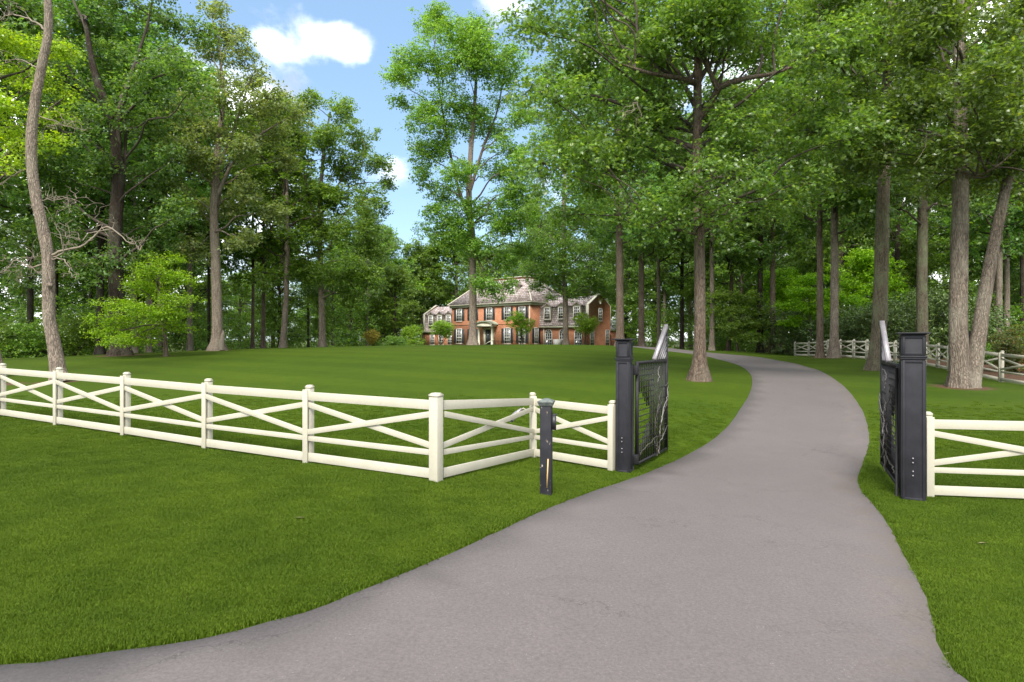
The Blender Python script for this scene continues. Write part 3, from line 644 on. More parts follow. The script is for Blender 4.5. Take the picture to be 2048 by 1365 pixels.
# --- shared crowns for the many forest trees
def make_proto(seed, Ht, base_h, R, nleaf, size, lm, conic=.5, nl=20, T=T_DIAMOND):
    rng = np.random.default_rng(seed); tw = MB(); bl = []
    for i in range(nl):
        t = (i + .5) / nl; z0 = base_h * .8 + (Ht * .93 - base_h * .8) * t * .92
        prof = math.sin(math.pi * min(1, (t * .82 + .16))) ** .7 * (1 - conic * t * .35)
        L_ = R * prof * rng.uniform(.65, 1.15); az = i * 2.4 + rng.uniform(-.5, .5); el = rad(15 + 45 * t + rng.uniform(-10, 14))
        e = np.array([math.cos(az) * math.cos(el), math.sin(az) * math.cos(el), math.sin(el)]) * L_ + [0, 0, z0]
        e[2] = min(e[2], Ht); path = curve([0, 0, z0], e, rng, 7, up=.3)
        tw.tube(path, np.linspace(.045 + L_ * .012, .02, 7), 6)
        for k in range(5):
            a = path[rng.integers(3, 7)]; r = rng.uniform(.65, 1.15) * R * .17
            q = a + rng.normal(0, 1, 3) * [R * .16, R * .16, R * .12]; bl.append([*q, r * 1.15, r * 1.15, r * .7]); tw.tube(curve(a, q, rng, 4), [.03, .02, .013, .007], 4)
    V, Fc = foliage(bl, nleaf, size, rng, T)
    return dict(H=Ht, crown=np_mesh('crown', V, Fc, lm), br=tw.mesh('branches', M['branch_dark'], True))
def trunk_mesh(seed, Ht, r0, bm, lean=(0, 0), flare=.9, sides=12, crook=.10):
    rng = np.random.default_rng(seed); n = 16; t = np.linspace(0, 1, n)
    x = lean[0] * t * (1 - t) * 4 * .5 + crook * np.cumsum(rng.normal(0, .6, n)) * t * (1 - t); y = crook * np.cumsum(rng.normal(0, .6, n)) * t * (1 - t)
    p = np.stack([x, y, -.35 + (Ht * .96 + .35) * t], -1); p = bez_path(p, 34)
    return MB().tube(p, np.interp(np.linspace(0, 1, 34), [0, .4, .8, 1], [r0, r0 * .8, r0 * .38, .03]), sides, (0, 4, seed, flare, .35), .02, rng).mesh('trunk', bm, True)
PR = {}
PR['tall'] = make_proto(101, 25, 10.5, 5.0, 18000, .28, M['leaf_mid'], nl=24)
PR['tall2'] = make_proto(102, 25, 9.0, 5.4, 18000, .28, M['leaf_dark'], nl=24)
PR['warm'] = make_proto(103, 22, 7.0, 5.0, 22000, .27, M['leaf_warm'], nl=22)
PR['low'] = make_proto(104, 14, 2.2, 4.4, 17000, .26, M['leaf_mid'], nl=20)
PR['low2'] = make_proto(105, 13, 1.8, 4.6, 17000, .26, M['leaf_warm'], nl=20)
PR['bright'] = make_proto(106, 10, 1.8, 4.0, 16000, .24, M['leaf_lime'], nl=16)
_tm = {}
def forest_tree(name, px, D, proto, Ht, wpx, bm, label, group=None, seed=None, x=None, lean=(0, 0)):
    p = PR[proto]; X = (px - CX) / F * D if x is None else x; z = h1(X, D); s = Ht / p['H']; sd = seed if seed is not None else int(px * 3 + D)
    rng = np.random.default_rng(abs(sd) + 7)
    root = empty(name, (X, D, z), 0, label, 'tree', group)
    if wpx: tmh = trunk_mesh(abs(sd), Ht, wpx / 2 / F * D, M[bm], lean)
    else:
        key = (proto, bm, int(rng.integers(0, 3)))
        if key not in _tm: _tm[key] = trunk_mesh(key[2] + 50, p['H'], .26, M[bm])
        tmh = _tm[key]
    t = link('trunk', tmh, root)
    if not wpx: t.scale = (s, s, s)
    rz = rng.uniform(0, 6.28); sx = s * rng.uniform(.9, 1.15)
    for nm, me in (('branches', p['br']), ('crown', p['crown'])):
        o = link(nm, me, root); o.rotation_euler = (0, 0, rz); o.scale = (sx, sx, s)
    return root

# ------------------------------------------------------------------ house
def build_house():
    ang = rad(-40); org = (-9.03, 93.8, 1.28)
    Hs = empty('brick_house', org, ang, 'large red brick manor with black shutters and shingled roof at the top of the lawn', 'house')
    BR, SH = M['brick'], M['shingle']
    zE = 6.05
    box_obj('main_wall', BR, Hs, 0, 0, -.8, 15.1, 9, zE - .45)
    box_obj('cornice', M['cornice'], Hs, -.22, -.22, zE - .45, 15.32, 9.22, zE - .12)
    box_obj('eave_board', M['trim'], Hs, -.42, -.42, zE - .12, 15.52, 9.42, zE + .02, bevel=.03)
    # hipped main roof with a flat top
    z0, z1 = zE + .02, 9.6; a = [(-.45, -.45), (15.55, -.45), (15.55, 9.45), (-.45, 9.45)]; b = [(3.2, 3.2), (11.9, 3.2), (11.9, 5.8), (3.2, 5.8)]
    V = [(*p, z0) for p in a] + [(*p, z1) for p in b]
    MB().add(V, [(0, 3, 2, 1), (4, 5, 6, 7), (0, 1, 5, 4), (1, 2, 6, 5), (2, 3, 7, 6), (3, 0, 4, 7)]).build('roof', SH, Hs)
    for i in range(4):
        MB().tube([V[i], V[i + 4]], .085, 6).build('hip_cap', M['trim'], Hs)
    MB().box(3.6, 3.45, z1, 11.5, 5.55, z1 + .28).build('roof_curb', BR, Hs); box_obj('curb_cap', M['trim'], Hs, 3.45, 3.3, z1 + .28, 11.65, 5.7, z1 + .38)
    box_obj('belt_course', BR, Hs, -.02, -.035, 3.02, 15.13, .0, 3.16)
    # windows ------------------------------------------------
    cache = {}
    def window(cu, z0, w, h, face='front', off=0.0, cols=3, rows=4, shutters=True, arch=False, mat=M['sash']):
        """face front: plane v=off facing -v ; face side: plane u=off facing +u (cu is v)"""
        key = (w, h, cols, rows, arch)
        if key not in cache:
            f = MB(); fw = .085; d = .07
            top = h - (w / 2 if arch else 0)
            f.box(-w/2 - fw, -d, -fw, -w/2, 0, top); f.box(w/2, -d, -fw, w/2 + fw, 0, top); f.box(-w/2 - fw - .05, -d - .04, -fw - .05, w/2 + fw + .05, 0, -fw + .02)
            if arch:
                n = 10; an = [math.pi * i / n for i in range(n + 1)]
                for i in range(n):
                    o = [((w/2 + r) * math.cos(an[k]), top + (w/2 + r) * math.sin(an[k])) for k in (i, i + 1) for r in (0, fw)]
                    f.prism([o[0], o[1], o[3], o[2]], 'y', -d, 0)
                for k in (1, 2, 3):
                    a_ = math.pi * k / 4; f.board((0, -.045, top), (w/2 * math.cos(a_), -.045, top + w/2 * math.sin(a_)), .04, .03, (0, 1, 0))
            else: f.box(-w/2 - fw, -d, top, w/2 + fw, 0, top + fw)
            for i in range(1, cols): x = -w/2 + w * i / cols; f.box(x - .022, -.055, 0, x + .022, -.02, top)
            for i in range(1, rows + (1 if arch else 0)): z = top * i / rows; k = .045 if i == rows // 2 else .022; f.box(-w/2, -.058, z - k, w/2, -.018, z + k)
            g = MB()
            if arch:
                pts = [(-w/2, 0), (w/2, 0)] + [(w/2 * math.cos(t), top + w/2 * math.sin(t)) for t in np.linspace(0, math.pi, 10)]
                g.prism(pts, 'y', -.018, -.003)
            else: g.box(-w/2, -.018, 0, w/2, -.003, h)
            cache[key] = (f.mesh('window', mat), g.mesh('pane', M['glass']))
        f, g = cache[key]; o = link('window', f, Hs); link('pane', g, o)
        if face == 'front': o.location = (cu, off, z0)
        else: o.location = (off, cu, z0); o.rotation_euler = (0, 0, rad(90))
        if shutters:
            for s in (-1, 1):
                k = ('s', h)
                if k not in cache:
                    m = MB().box(-.23, -.05, 0, .23, 0, h)
                    for q in range(int(h / .11)): m.box(-.18, -.062, .05 + q * .11, .18, -.05, .05 + q * .11 + .06)
                    cache[k] = m.mesh('shutter', M['shutter'])
                s_ = link('shutter', cache[k], Hs); d_ = (w / 2 + .085 + .24) * s
                if face == 'front': s_.location = (cu + d_, off, z0)
                else: s_.location = (off, cu + d_, z0); s_.rotation_euler = (0, 0, rad(90))
    for u in (1.6, 4.35, 7.6, 10.95, 13.6): window(u, 3.72, .98, 1.65)
    for u in (1.6, 4.35, 10.95, 13.6): window(u, .42, .98, 2.05, rows=5)
    window(1.15, .42, .7, 2.05, 'side', 15.1, rows=5)
    # doorway: pilasters, entablature, arched copper hood
    cu = 7.6
    door = box_obj('door', M['shutter'], Hs, cu - .62, -.10, 0, cu + .62, 0, 2.35)
    for s in (-1, 1): box_obj('pane', M['glass'], door, cu + s * .30 - .2, -.125, .5, cu + s * .30 + .2, -.10, 2.15)
    MB().box(cu - 1.0, -.22, 0, cu - .64, 0, 2.6).box(cu + .64, -.22, 0, cu + 1.0, 0, 2.6).box(cu - .64, -.18, 2.37, cu + .64, 0, 2.6).build('door_surround', M['trim'], Hs)
    for s in (-1, 1):
        MB().tube([(cu + s * 1.25, -.85, 0), (cu + s * 1.25, -.85, 1.5), (cu + s * 1.25, -.85, 2.6)], [.16, .155, .13], 10).box(cu + s * 1.25 - .2, -1.05, 2.6, cu + s * 1.25 + .2, -.65, 2.72).box(cu + s * 1.25 - .2, -1.05, -.1, cu + s * 1.25 + .2, -.65, .12).build('column', M['trim'], Hs)
    MB().box(cu - 1.5, -1.12, 2.72, cu + 1.5, 0, 3.0).build('entablature', M['trim'], Hs)
    arc = [(cu + 1.65 * math.cos(t), 3.0 + .58 * math.sin(t)) for t in np.linspace(0, math.pi, 12)]; arc2 = [(cu + 1.5 * math.cos(t), 3.0 + .46 * math.sin(t)) for t in np.linspace(0, math.pi, 12)]
    MB().prism(arc2, 'y', -1.06, -.02).build('tympanum', M['trim'], Hs)
    h_ = MB()
    for i in range(11): h_.prism([arc2[i], arc[i], arc[i + 1], arc2[i + 1]], 'y', -1.3, 0)
    h_.build('hood', M['copper'], Hs)
    for i in range(3): box_obj('step', M['stone'], Hs, cu - 1.6 - .2 * i, -1.5 - .35 * i, -.5, cu + 1.6 + .2 * i, -.0 if i == 0 else -1.5 - .35 * (i - 1), -.02 - .15 * i)
    for s in (-1.75, 1.75):
        MB().tube([(cu + s, -1.2, .0), (cu + s, -1.2, .9)], .035, 6).tube([(cu + s, -2.6, -.4), (cu + s, -2.6, .35)], .035, 6).tube([(cu + s, -1.1, .92), (cu + s, -2.7, .36)], .045, 6).build('handrail', M['trim'], Hs)
    t_ = MB()
    for u in np.arange(.2, 14.9, .5):
        if abs(u - cu) > 1.9: t_.tube([(u, -1.6, -.4), (u, -1.6, .72)], .018, 4)
    t_.tube([(.2, -1.6, .72), (cu - 1.9, -1.6, .72)], .025, 4).tube([(cu + 1.9, -1.6, .72), (14.8, -1.6, .72)], .025, 4); tr_ = t_.build('terrace_railing', M['iron'], Hs); tr_['kind'] = 'stuff'
    box_obj('downspout', M['trim'], Hs, 14.86, -.1, -.4, 14.98, -.003, zE - .45)
    box_obj('downspout', M['trim'], Hs, 15.75, 1.9, -.4, 15.87, 1.997, 2.7)
    # dormers of the main roof
    for u in (3.9, 7.6, 11.1):
        v0 = .85
        d = MB().prism([(u - .75, 6.8), (u + .75, 6.8), (u + .75, 8.55), (u, 9.15), (u - .75, 8.55)], 'y', v0, 3.6).build('dormer', M['trim'], Hs)
        MB().prism([(u - .95, 8.45), (u, 9.2), (u + .95, 8.45), (u + .95, 8.58), (u, 9.34), (u - .95, 8.58)][:6], 'y', v0 - .15, 3.7).build('dormer_roof', SH, d)
        window(u, 7.3, .8, 1.15, off=v0 - .003, shutters=False)
    # wings
    def wing(u0, u1, drop, gable_u):
        w0, zb, zt, zr = 2.0, 2.7 - drop, 5.3 - drop, 6.75 - drop; v1 = 7.3; e = .12
        box_obj('wing_wall', BR, Hs, u0, w0, -.8, u1, v1, zb)
        prof = [(w0 - .28, zb), (w0 - .16, zb + .25), (w0 + .05, zt), (w0 - .08, zt + .04), ((w0 + v1) / 2, zr), (v1 + .08, zt + .04), (v1 - .05, zt), (v1 + .16, zb + .25), (v1 + .28, zb)]
        g0, g1 = (u0, u1 - .35) if gable_u > 0 else (u0 + .35, u1)
        MB().prism(prof, 'x', g0, g1).build('wing_roof', SH, Hs)
        gp = [(w0, -.8), (v1, -.8), (v1, zb), (v1, zt + .1), ((w0 + v1) / 2, zr + .22), (w0, zt + .1), (w0, zb)]
        gs = (u1 - .35, u1 + .01) if gable_u > 0 else (u0 - .01, u0 + .35)
        MB().prism(gp, 'x', *gs).build('gable_wall', BR, Hs)
        cap = [(w0 - .08, zt + .1), ((w0 + v1) / 2, zr + .24), (v1 + .08, zt + .1), (v1 + .08, zt + .15), ((w0 + v1) / 2, zr + .31), (w0 - .08, zt + .15)]
        MB().prism(cap, 'x', gs[0] - .03, gs[1] + .03).build('gable_coping', M['trim'], Hs)
        MB().box(u0 if gable_u > 0 else u0 - .05, w0 - .30, zb - .22, u1 - .36 if gable_u > 0 else u1, w0 - .003, zb - .003).build('wing_cornice', M['cornice'], Hs)
        for s_, vv in ((0, w0 - .10), (1, v1 + .0)):
            box_obj('corner_board', M['trim'], Hs, gs[0] - .02, vv, zb, gs[1] + .03, vv + .10, zt + .1)
    wing(15.103, 23.0, 0, 1); wing(-8.5, -.003, .45, -1)
    for u in (16.6, 18.95, 21.4):
        window(u, .12, 1.02, 2.15, off=1.997, shutters=False, arch=True, rows=4)
        d = MB().prism([(u - .62, 3.5), (u + .62, 3.5), (u + .62, 5.35), (u, 5.72), (u - .62, 5.35)], 'y', 1.66, 3.0).build('dormer', M['trim'], Hs)
        MB().prism([(u - .74, 5.3), (u, 5.74), (u + .74, 5.3), (u + .74, 5.4), (u, 5.86), (u - .74, 5.4)], 'y', 1.55, 3.4).build('dormer_roof', SH, d)
        window(u, 3.72, .82, 1.42, off=1.657, shutters=False)
    for u in (-6.4, -2.4, -4.4):
        window(u, .2, .85, 1.6, off=1.997, shutters=False)
        d = MB().prism([(u - .62, 3.0), (u + .62, 3.0), (u + .62, 4.85), (u, 5.22), (u - .62, 4.85)], 'y', 1.66, 3.0).build('dormer', M['trim'], Hs)
        MB().prism([(u - .74, 4.8), (u, 5.24), (u + .74, 4.8), (u + .74, 4.9), (u, 5.36), (u - .74, 4.9)], 'y', 1.55, 3.4).build('dormer_roof', SH, d)
        window(u, 3.22, .82, 1.42, off=1.657, shutters=False)
    window(4.75, 3.45, .7, 1.5, 'side', 23.013, shutters=False, cols=2); window(2.75, .15, .7, 2.0, 'side', 23.013, shutters=False, cols=2, rows=5); window(6.5, .15, .7, 2.0, 'side', 23.013, shutters=False, cols=2, rows=5)
    v = [(4.7 + .28 * math.cos(t), 5.9 + .28 * math.sin(t)) for t in np.linspace(0, 2 * math.pi, 14, endpoint=False)]
    MB().prism(v, 'x', 23.011, 23.07).build('round_vent', M['trim'], Hs)
    MB().box(18.0, 1.1, -.2, 18.8, 1.9, .95).build('tmp', M['sash'])
    o = bpy.data.objects['tmp']; o.name = 'utility_cabinet'; o.matrix_world = Matrix.Translation(org) @ Matrix.Rotation(ang, 4, 'Z')
    tag(o, 'small white utility cabinet by the arched windows of the brick wing', 'cabinet')
    # small brick outbuilding behind the right wing
    bx = (15.6, 95.0, 1.0); g = empty('brick_outbuilding', bx, rad(-40), 'small brick outbuilding with pale metal roof and arched door behind the house', 'outbuilding')
    box_obj('wall', BR, g, -2, -2, -.6, 2, 2, 2.5); box_obj('eave_board', M['cornice'], g, -2.2, -2.2, 2.5, 2.2, 2.2, 2.7)
    MB().frustum(0, 0, 2.7, 4.2, 4.5, 4.5, .3, .3).build('roof', M['pale_roof'], g)
    pts = [(-.6, 0), (.6, 0)] + [(.6 * math.cos(t), 1.6 + .6 * math.sin(t)) for t in np.linspace(0, math.pi, 9)]
    MB().prism(pts, 'y', -2.03, -1.99).build('door', M['shutter'], g)
build_house()

# ------------------------------------------------------------------ white fences
def fence(posts, nrm_side, label, name='paddock_fence', ends=(True, True), hs=1.2, corner_w=None, battens=True, near=True, group=None, capx=.095):
    """posts: list of (x,y). rails are nailed to the side of the posts that nrm_side points to"""
    P = [np.array([x, y, h1(x, y)]) for x, y in posts]; org = P[0].copy()
    root = empty(name, org, 0, label, 'fence', group); n = len(P); s = hs / 1.2
    dirs = [(P[i + 1] - P[i]) / np.linalg.norm((P[i + 1] - P[i])[:2]) for i in range(n - 1)]
    side = np.array([*nrm_side, 0.]); bv = .0015 if near else 0
    for i in range(n):
        d = dirs[min(i, n - 2)] if i == n - 1 or i == 0 else (dirs[i - 1] + dirs[i]) / 2
        d = d / np.linalg.norm(d[:2]); nn = np.array([d[1], -d[0], 0]); nn *= np.sign(nn @ side)
        if (i == 0 and not ends[0]) or (i == n - 1 and not ends[1]): continue
        w = corner_w[i] if corner_w and i in corner_w else capx
        o = MB().box(-w/2, -w/2, -.25, w/2, w/2, 1.165 * s).build('post', M['cream'], root, bevel=bv); c = P[i] - org - nn * w / 2 * (0 if (corner_w and i in corner_w) else 1); o.location = c; o.rotation_euler = (0, 0, math.atan2(d[1], d[0]))
        MB().box(-w/2 - .003, -w/2 - .003, 1.165 * s, w/2 + .003, w/2 + .003, 1.198 * s).frustum(0, 0, 1.198 * s, 1.218 * s, w + .006, w + .006, w * .62, w * .62).build('cap', M['cream'], o)
        if battens and not (corner_w and i in corner_w):
            b = MB().box(-.048, -.0125, -.06, .048, .0125, 1.15 * s).build('batten', M['cream'], root, bevel=bv * .6)
            b.location = P[i] - org + nn * .0445; b.rotation_euler = (0, 0, math.atan2(d[1], d[0]))
    for i in range(n - 1):
        d = dirs[i]; nn = np.array([d[1], -d[0], 0]); nn /= np.linalg.norm(nn); nn *= np.sign(nn @ side)
        A = P[i] - org + nn * .016; B = P[i + 1] - org + nn * .016; up = np.array([0, 0, 1.])
        if corner_w and i in corner_w: A = A + d * corner_w[i] * .45
        if corner_w and i + 1 in corner_w: B = B - d * corner_w[i + 1] * .45
        A = A + d * .004; B = B - d * .004
        for z, h in ((1.05, .13), (.398, .075), (.11, .13)):
            MB().board_vend(A + up * z * s, B + up * z * s, h * s, .030, nn).build('rail', M['cream'], root, bevel=bv * .5)
        k = 1 if i % 2 else -1; za, zb = (.925, .49) if k > 0 else (.49, .925)
        MB().board_vend(A + up * za * s + nn * .0, B + up * zb * s, .082 * s, .022, nn).build('brace', M['cream'], root, bevel=bv * .5)
        MB().board_vend(A + up * zb * s + nn * .024, B + up * za * s + nn * .024, .082 * s, .022, nn).build('brace', M['cream'], root, bevel=bv * .5)
    return root
PL = [(-1.04, 8.57)]; dv = np.array([-2.14, 1.158])
PL = [tuple(np.array([-1.04, 8.57]) + dv * k) for k in range(6)]
fence(PL, (-.4, -1), 'long cream painted cross braced fence running left across the lawn from the thick corner post', corner_w={0: .14})
fence([(-1.04 + .07, 8.57 + .10), (.40, 11.7), (1.715, 10.78)], (.3, -1), 'two short panels of cream cross braced fence between corner post and left gate post', ends=(False, True), capx=.095)
fence([(5.95, 8.93), (8.42, 8.48), (10.86, 8.05)], (-.2, -1), 'cream cross braced fence panel right of the right hand gate post', ends=(True, True))
BF = [(18.45, 21.6), (18.9, 24.2), (19.5, 26.5), (20.1, 28.8), (20.8, 30.6), (21.3, 32.3), (21.35, 34.9), (21.25, 37.5), (21.6, 39.6), (22.0, 42.0), (22.3, 44.2), (22.9, 46.8), (23.5, 49.6), (23.5, 52.0)]
fence(BF, (-1, -.2), 'long cream cross braced fence curving back behind the right hand oaks', near=False, ends=(True, True))
fence([P3(1270, 0, 108)[:2] + (0, 0), P3(1300, 0, 108)[:2], P3(1330, 0, 108)[:2], P3(1360, 0, 108)[:2], P3(1392, 0, 108)[:2]], (0, -1), 'distant white fence seen between the pale trunks left of the big oak', near=False, battens=False)
fence([P3(1450 + 24 * i, 0, 98 + i)[:2] for i in range(5)], (0, -1), 'distant white fence at the wood edge above the driveway bend', near=False, battens=False)

# floodlight on the corner of the short fence
def floodlight():
    c = np.array([.30, 11.62, h1(.4, 11.7) + .88]); r = empty('floodlight', c, 0, 'small white garden floodlight clamped to the middle post of the short fence', 'lamp')
    MB().tube([(.0, -.02, .0), (-.09, -.08, .06), (-.16, -.12, .01)], .014, 6).build('arm', M['cream'], r, True)
    MB().tube([(-.12, -.10, .05), (-.22, -.16, -.03), (-.33, -.24, -.13)], [.028, .05, .062], 12).build('lamp_head', M['steel'], r, True)
    MB().tube([(-.331, -.241, -.131), (-.338, -.246, -.137)], [.056, .056], 12).build('lens', M['glass'], r, True)
floodlight()

# ------------------------------------------------------------------ gate posts and gates
GD = math.atan2(8.9 - 10.85, 5.95 - 1.93)
def gate_post(x, y, rz, label, hh=2.27, w=.215):
    z = h1(x, y); r = empty('gate_post', (x, y, z), rz, label, 'gate post', 'dark gate posts beside the driveway'); h = w / 2; m = M['black_paint']
    MB().box(-h, -h, -.3, h, h, hh - .02).build('shaft', m, r, bevel=.006)
    f = MB(); t = .012; b = .032
    zt = hh - .34
    for sx, sy in ((0, -1), (1, 0), (0, 1), (-1, 0)):
        for (z0, z1) in ((.02, zt - .03), (zt + .045, hh - .03)):
            for a0, a1, q0, q1 in ((-h, -h + b, z0, z1), (h - b, h, z0, z1), (-h + b, h - b, z1 - b, z1), (-h + b, h - b, z0, z0 + b)):
                if sx == 0: y0 = sy * h; f.box(a0 + (0), min(y0, y0 + sy * t), q0, a1, max(y0, y0 + sy * t), q1)
                else: x0 = sx * h; f.box(min(x0, x0 + sx * t), a0, q0, max(x0, x0 + sx * t), a1, q1)
    f.build('panel_trim', m, r, bevel=.003)
    MB().box(-h - .018, -h - .018, zt - .02, h + .018, h + .018, zt + .01).box(-h - .026, -h - .026, zt + .01, h + .026, h + .026, zt + .032).build('moulding', m, r, bevel=.006)
    MB().frustum(0, 0, hh - .02, hh + .0, w + .02, w + .02, w + .05, w + .05).box(-h - .06, -h - .06, hh, h + .06, h + .06, hh + .018).build('cap', M['verdigris'] if False else m, r, bevel=.003)
    bl = MB()
    for zz in (.36, .42, .54, .60):
        bl.sphere((-.01, -h - .012, zz), .012, 8, 5)
    bl.build('bolts', M['steel'], r, True)
    return r
gate_post(1.925, 10.72, GD, 'dark panelled metal gate post left of the driveway')
gate_post(5.63, 8.80, GD, 'dark panelled metal gate post right of the driveway with scratched top block', 2.33, .27)

def gate_leaf(hinge, tip, label, mirror):
    hx, hy = hinge; L_ = math.hypot(tip[0] - hx, tip[1] - hy); rz = math.atan2(tip[1] - hy, tip[0] - hx); z = h1(hx, hy)
    r = empty('gate', (hx, hy, z), rz, label, 'gate', 'open iron gate leaves'); ir = M['iron']; z0, z1 = .10, 1.90
    def bx(name, a, b, c, d, t=.02, mat=ir, par=r): return box_obj(name, mat, par, a, -t, b, c, t, d)
    bx('stile', 0, z0, .055, z1, .026); bx('stile', L_ - .05, z0, L_, z1 + .62, .024)
    bx('top_rail', .057, z1 - .05, L_ - .052, z1, .022); bx('bottom_rail', .057, z0, L_ - .052, z0 + .045, .022, M['steel'] if False else ir)
    n = 16; xs = [.055 + (L_ - .105) * (i + 1) / (n + 1) for i in range(n)]; fr = lambda t: z1 - .05 - t * (z1 - z0 - .10)
    up = {0: .29, 1: .29, 2: .345, 3: .40, 4: .455, 5: .455}; lo = {0: .885, 1: .825, 2: .76, 3: .70, 4: .635, 5: .635}
    W = .0095
    for i, x in enumerate(xs):
        if i in up:
            box_obj('bar', ir, r, x - W, -.009, fr(up[i]), x + W, .009, z1 - .05); box_obj('bar', ir, r, x - W, -.009, z0 + .045, x + W, .009, fr(lo[i]))
        else: box_obj('bar', ir, r, x - W, -.009, z0 + .045, x + W, .009, z1 - .05)
    for k in range(15):
        t = .06 + k * .06; zz = fr(t)
        if t < .46: a, b = .055, xs[8]
        elif t < .62: a, b = .055, (xs[6] if k % 2 else L_ - .05)
        else: a, b = .055, L_ - .05
        box_obj('cross_bar', ir, r, a, -.006, zz - .0075, b, .006, zz + .0075)
        if .22 < t < .62 and k % 2 == 0: box_obj('cross_bar', ir, r, xs[11], -.0062, zz + .022, L_ - .05, .0062, zz + .034)
    # fan of slanted flats above the top rail
    m = 6
    for i in range(m):
        x0 = L_ * .56 + i * (L_ * .44 - .05) / m; zt = z1 + .66 - i * .105
        MB().board((x0, 0, z1 + .002), (L_ - .03, 0, zt), .07 if i == 0 else .028, .075 if i == 0 else .02, (0, 1, 0)).build('fan_bar', M['steel'], r)
    for zz in (z0 + .10, z1 - .16):
        box_obj('hinge', ir, r, -.10, -.04, zz - .07, .0, .04, zz + .09, bevel=.004)
    # wrought branches climbing the leaf
    rng = np.random.default_rng(3 if mirror else 9)
    def br(pts, rad0, mat, y=-.05, both=True):
        p = np.array([(x * L_, y + rng.normal(0, .012), z0 + (z1 - z0) * q) for x, q in pts]); p = bez_path(p, 5 * len(p)); p += rng.normal(0, .007, p.shape)
        MB().tube(p, np.linspace(rad0 * .62, rad0 * .3, len(p)), 6, None, .12, rng).build('vine_branch', mat, r, True)
    s = -1 if not mirror else 1
    for y in (-.045, .045):
        br([(.62, .02), (.66, .12), (.63, .22), (.72, .33), (.80, .42), (.93, .55), (.98, .66)], .021, M['vine'], y)
        br([(.60, .0), (.58, .16), (.52, .34), (.54, .44), (.46, .56), (.35, .70), (.26, .80)], .016, M['vine'], y)
        br([(.72, .33), (.78, .46), (.88, .58), (.96, .70)], .017, M['vine_pale'], y)
        br([(.03, .10), (.15, .13), (.33, .17), (.55, .20), (.72, .19), (.95, .27)], .018, M['vine'], y)
        br([(.58, .76), (.60, .83), (.66, .90), (.70, .93)], .014, M['vine_pale'], y)
        br([(.55, .44), (.60, .50), (.64, .62), (.72, .66)], .012, M['vine'], y)
        br([(.52, .30), (.46, .36), (.40, .40)], .010, M['vine'], y)
        br([(.66, .12), (.74, .20), (.90, .24)], .012, M['vine_pale'], y)
        for i in range(16):
            x = rng.uniform(.45, .92); q = rng.uniform(.06, .85); br([(x, q), (x + rng.uniform(-.05, .05), q + rng.uniform(.03, .07))], .006, M['vine_pale'] if i % 2 else M['vine'], y * 1.3)
    return r
gate_leaf((2.16, 10.86), (3.08, 12.45), 'left open iron gate leaf with grid bars, cast vine branches and slatted peak', False)
gate_leaf((5.64, 9.12), (6.44, 10.90), 'right open iron gate leaf seen almost edge on with cast vine branches', True)
# hinge conduits behind the posts
for (x, y, l) in ((2.09, 10.83, 'thin dark conduit pipe running up the inner side of the left gate post'), (5.49, 8.93, 'thin dark conduit pipe running up the inner side of the right gate post')):
    z = h1(x, y); o = MB().tube([(x, y, z - .1), (x, y, z + 1.0), (x, y, z + 1.85)], .02, 8).build('conduit', M['iron'], None, True); tag(o, l, 'pipe')

# keypad bollard
def bollard():
    x, y = .455, 8.30; z = h1(x, y); r = empty('keypad_post', (x, y, z), rad(-12), 'peeling black painted wooden post with metal cap and keypad in the grass', 'post')
    MB().box(-.075, -.075, -.2, .075, .075, 1.20).build('shaft', M['black_wood'], r, bevel=.008)
    MB().frustum(0, 0, 1.19, 1.235, .165, .165, .20, .20).box(-.105, -.105, 1.235, .105, .105, 1.255).frustum(0, 0, 1.255, 1.29, .205, .205, .05, .05).build('cap', M['verdigris'], r, bevel=.003)
    k = MB().box(.076, -.05, .88, .115, .05, 1.07).build('keypad', M['keypad'], r, bevel=.006)
    box_obj('hood', M['keypad'], k, .076, -.06, 1.07, .14, .06, 1.082); box_obj('side_guard', M['keypad'], k, .076, -.06, .88, .14, -.051, 1.07)
    for i in range(4):
        for j in range(3): box_obj('button', M['button'], k, .115, -.034 + .026 * j, .905 + .036 * i, .120, -.018 + .026 * j, .925 + .036 * i)
    MB().board((.02, -.0765, .12), (.035, -.0765, .50), .016, .003, (0, 1, 0)).build('split', simple('bare_wood', (.55, .36, .15), .8, .2, 8), r)
bollard()

# ------------------------------------------------------------------ hero trees
def rand_masses(seed, x0, x1, y0, y1, n, r0, r1, holes=(), dep=None, ell=False):
    rng = np.random.default_rng(seed); out = []; tries = 0
    while len(out) < n and tries < 5000:
        tries += 1; x = rng.uniform(x0, x1); y = rng.uniform(y0, y1); r = rng.uniform(r0, r1)
        if ell and ((x - (x0 + x1) / 2) / ((x1 - x0) / 2)) ** 2 + ((y - (y0 + y1) / 2) / ((y1 - y0) / 2)) ** 2 > 1: continue
        if any(a < x < b and c < y < d for a, b, c, d in holes): continue
        if any((x - q[0]) ** 2 + (y - q[1]) ** 2 < (.62 * r) ** 2 for q in out) and rng.uniform() < .8: continue
        out.append((x, y, r) if dep is None else (x, y, r, rng.uniform(*dep)))
    return out

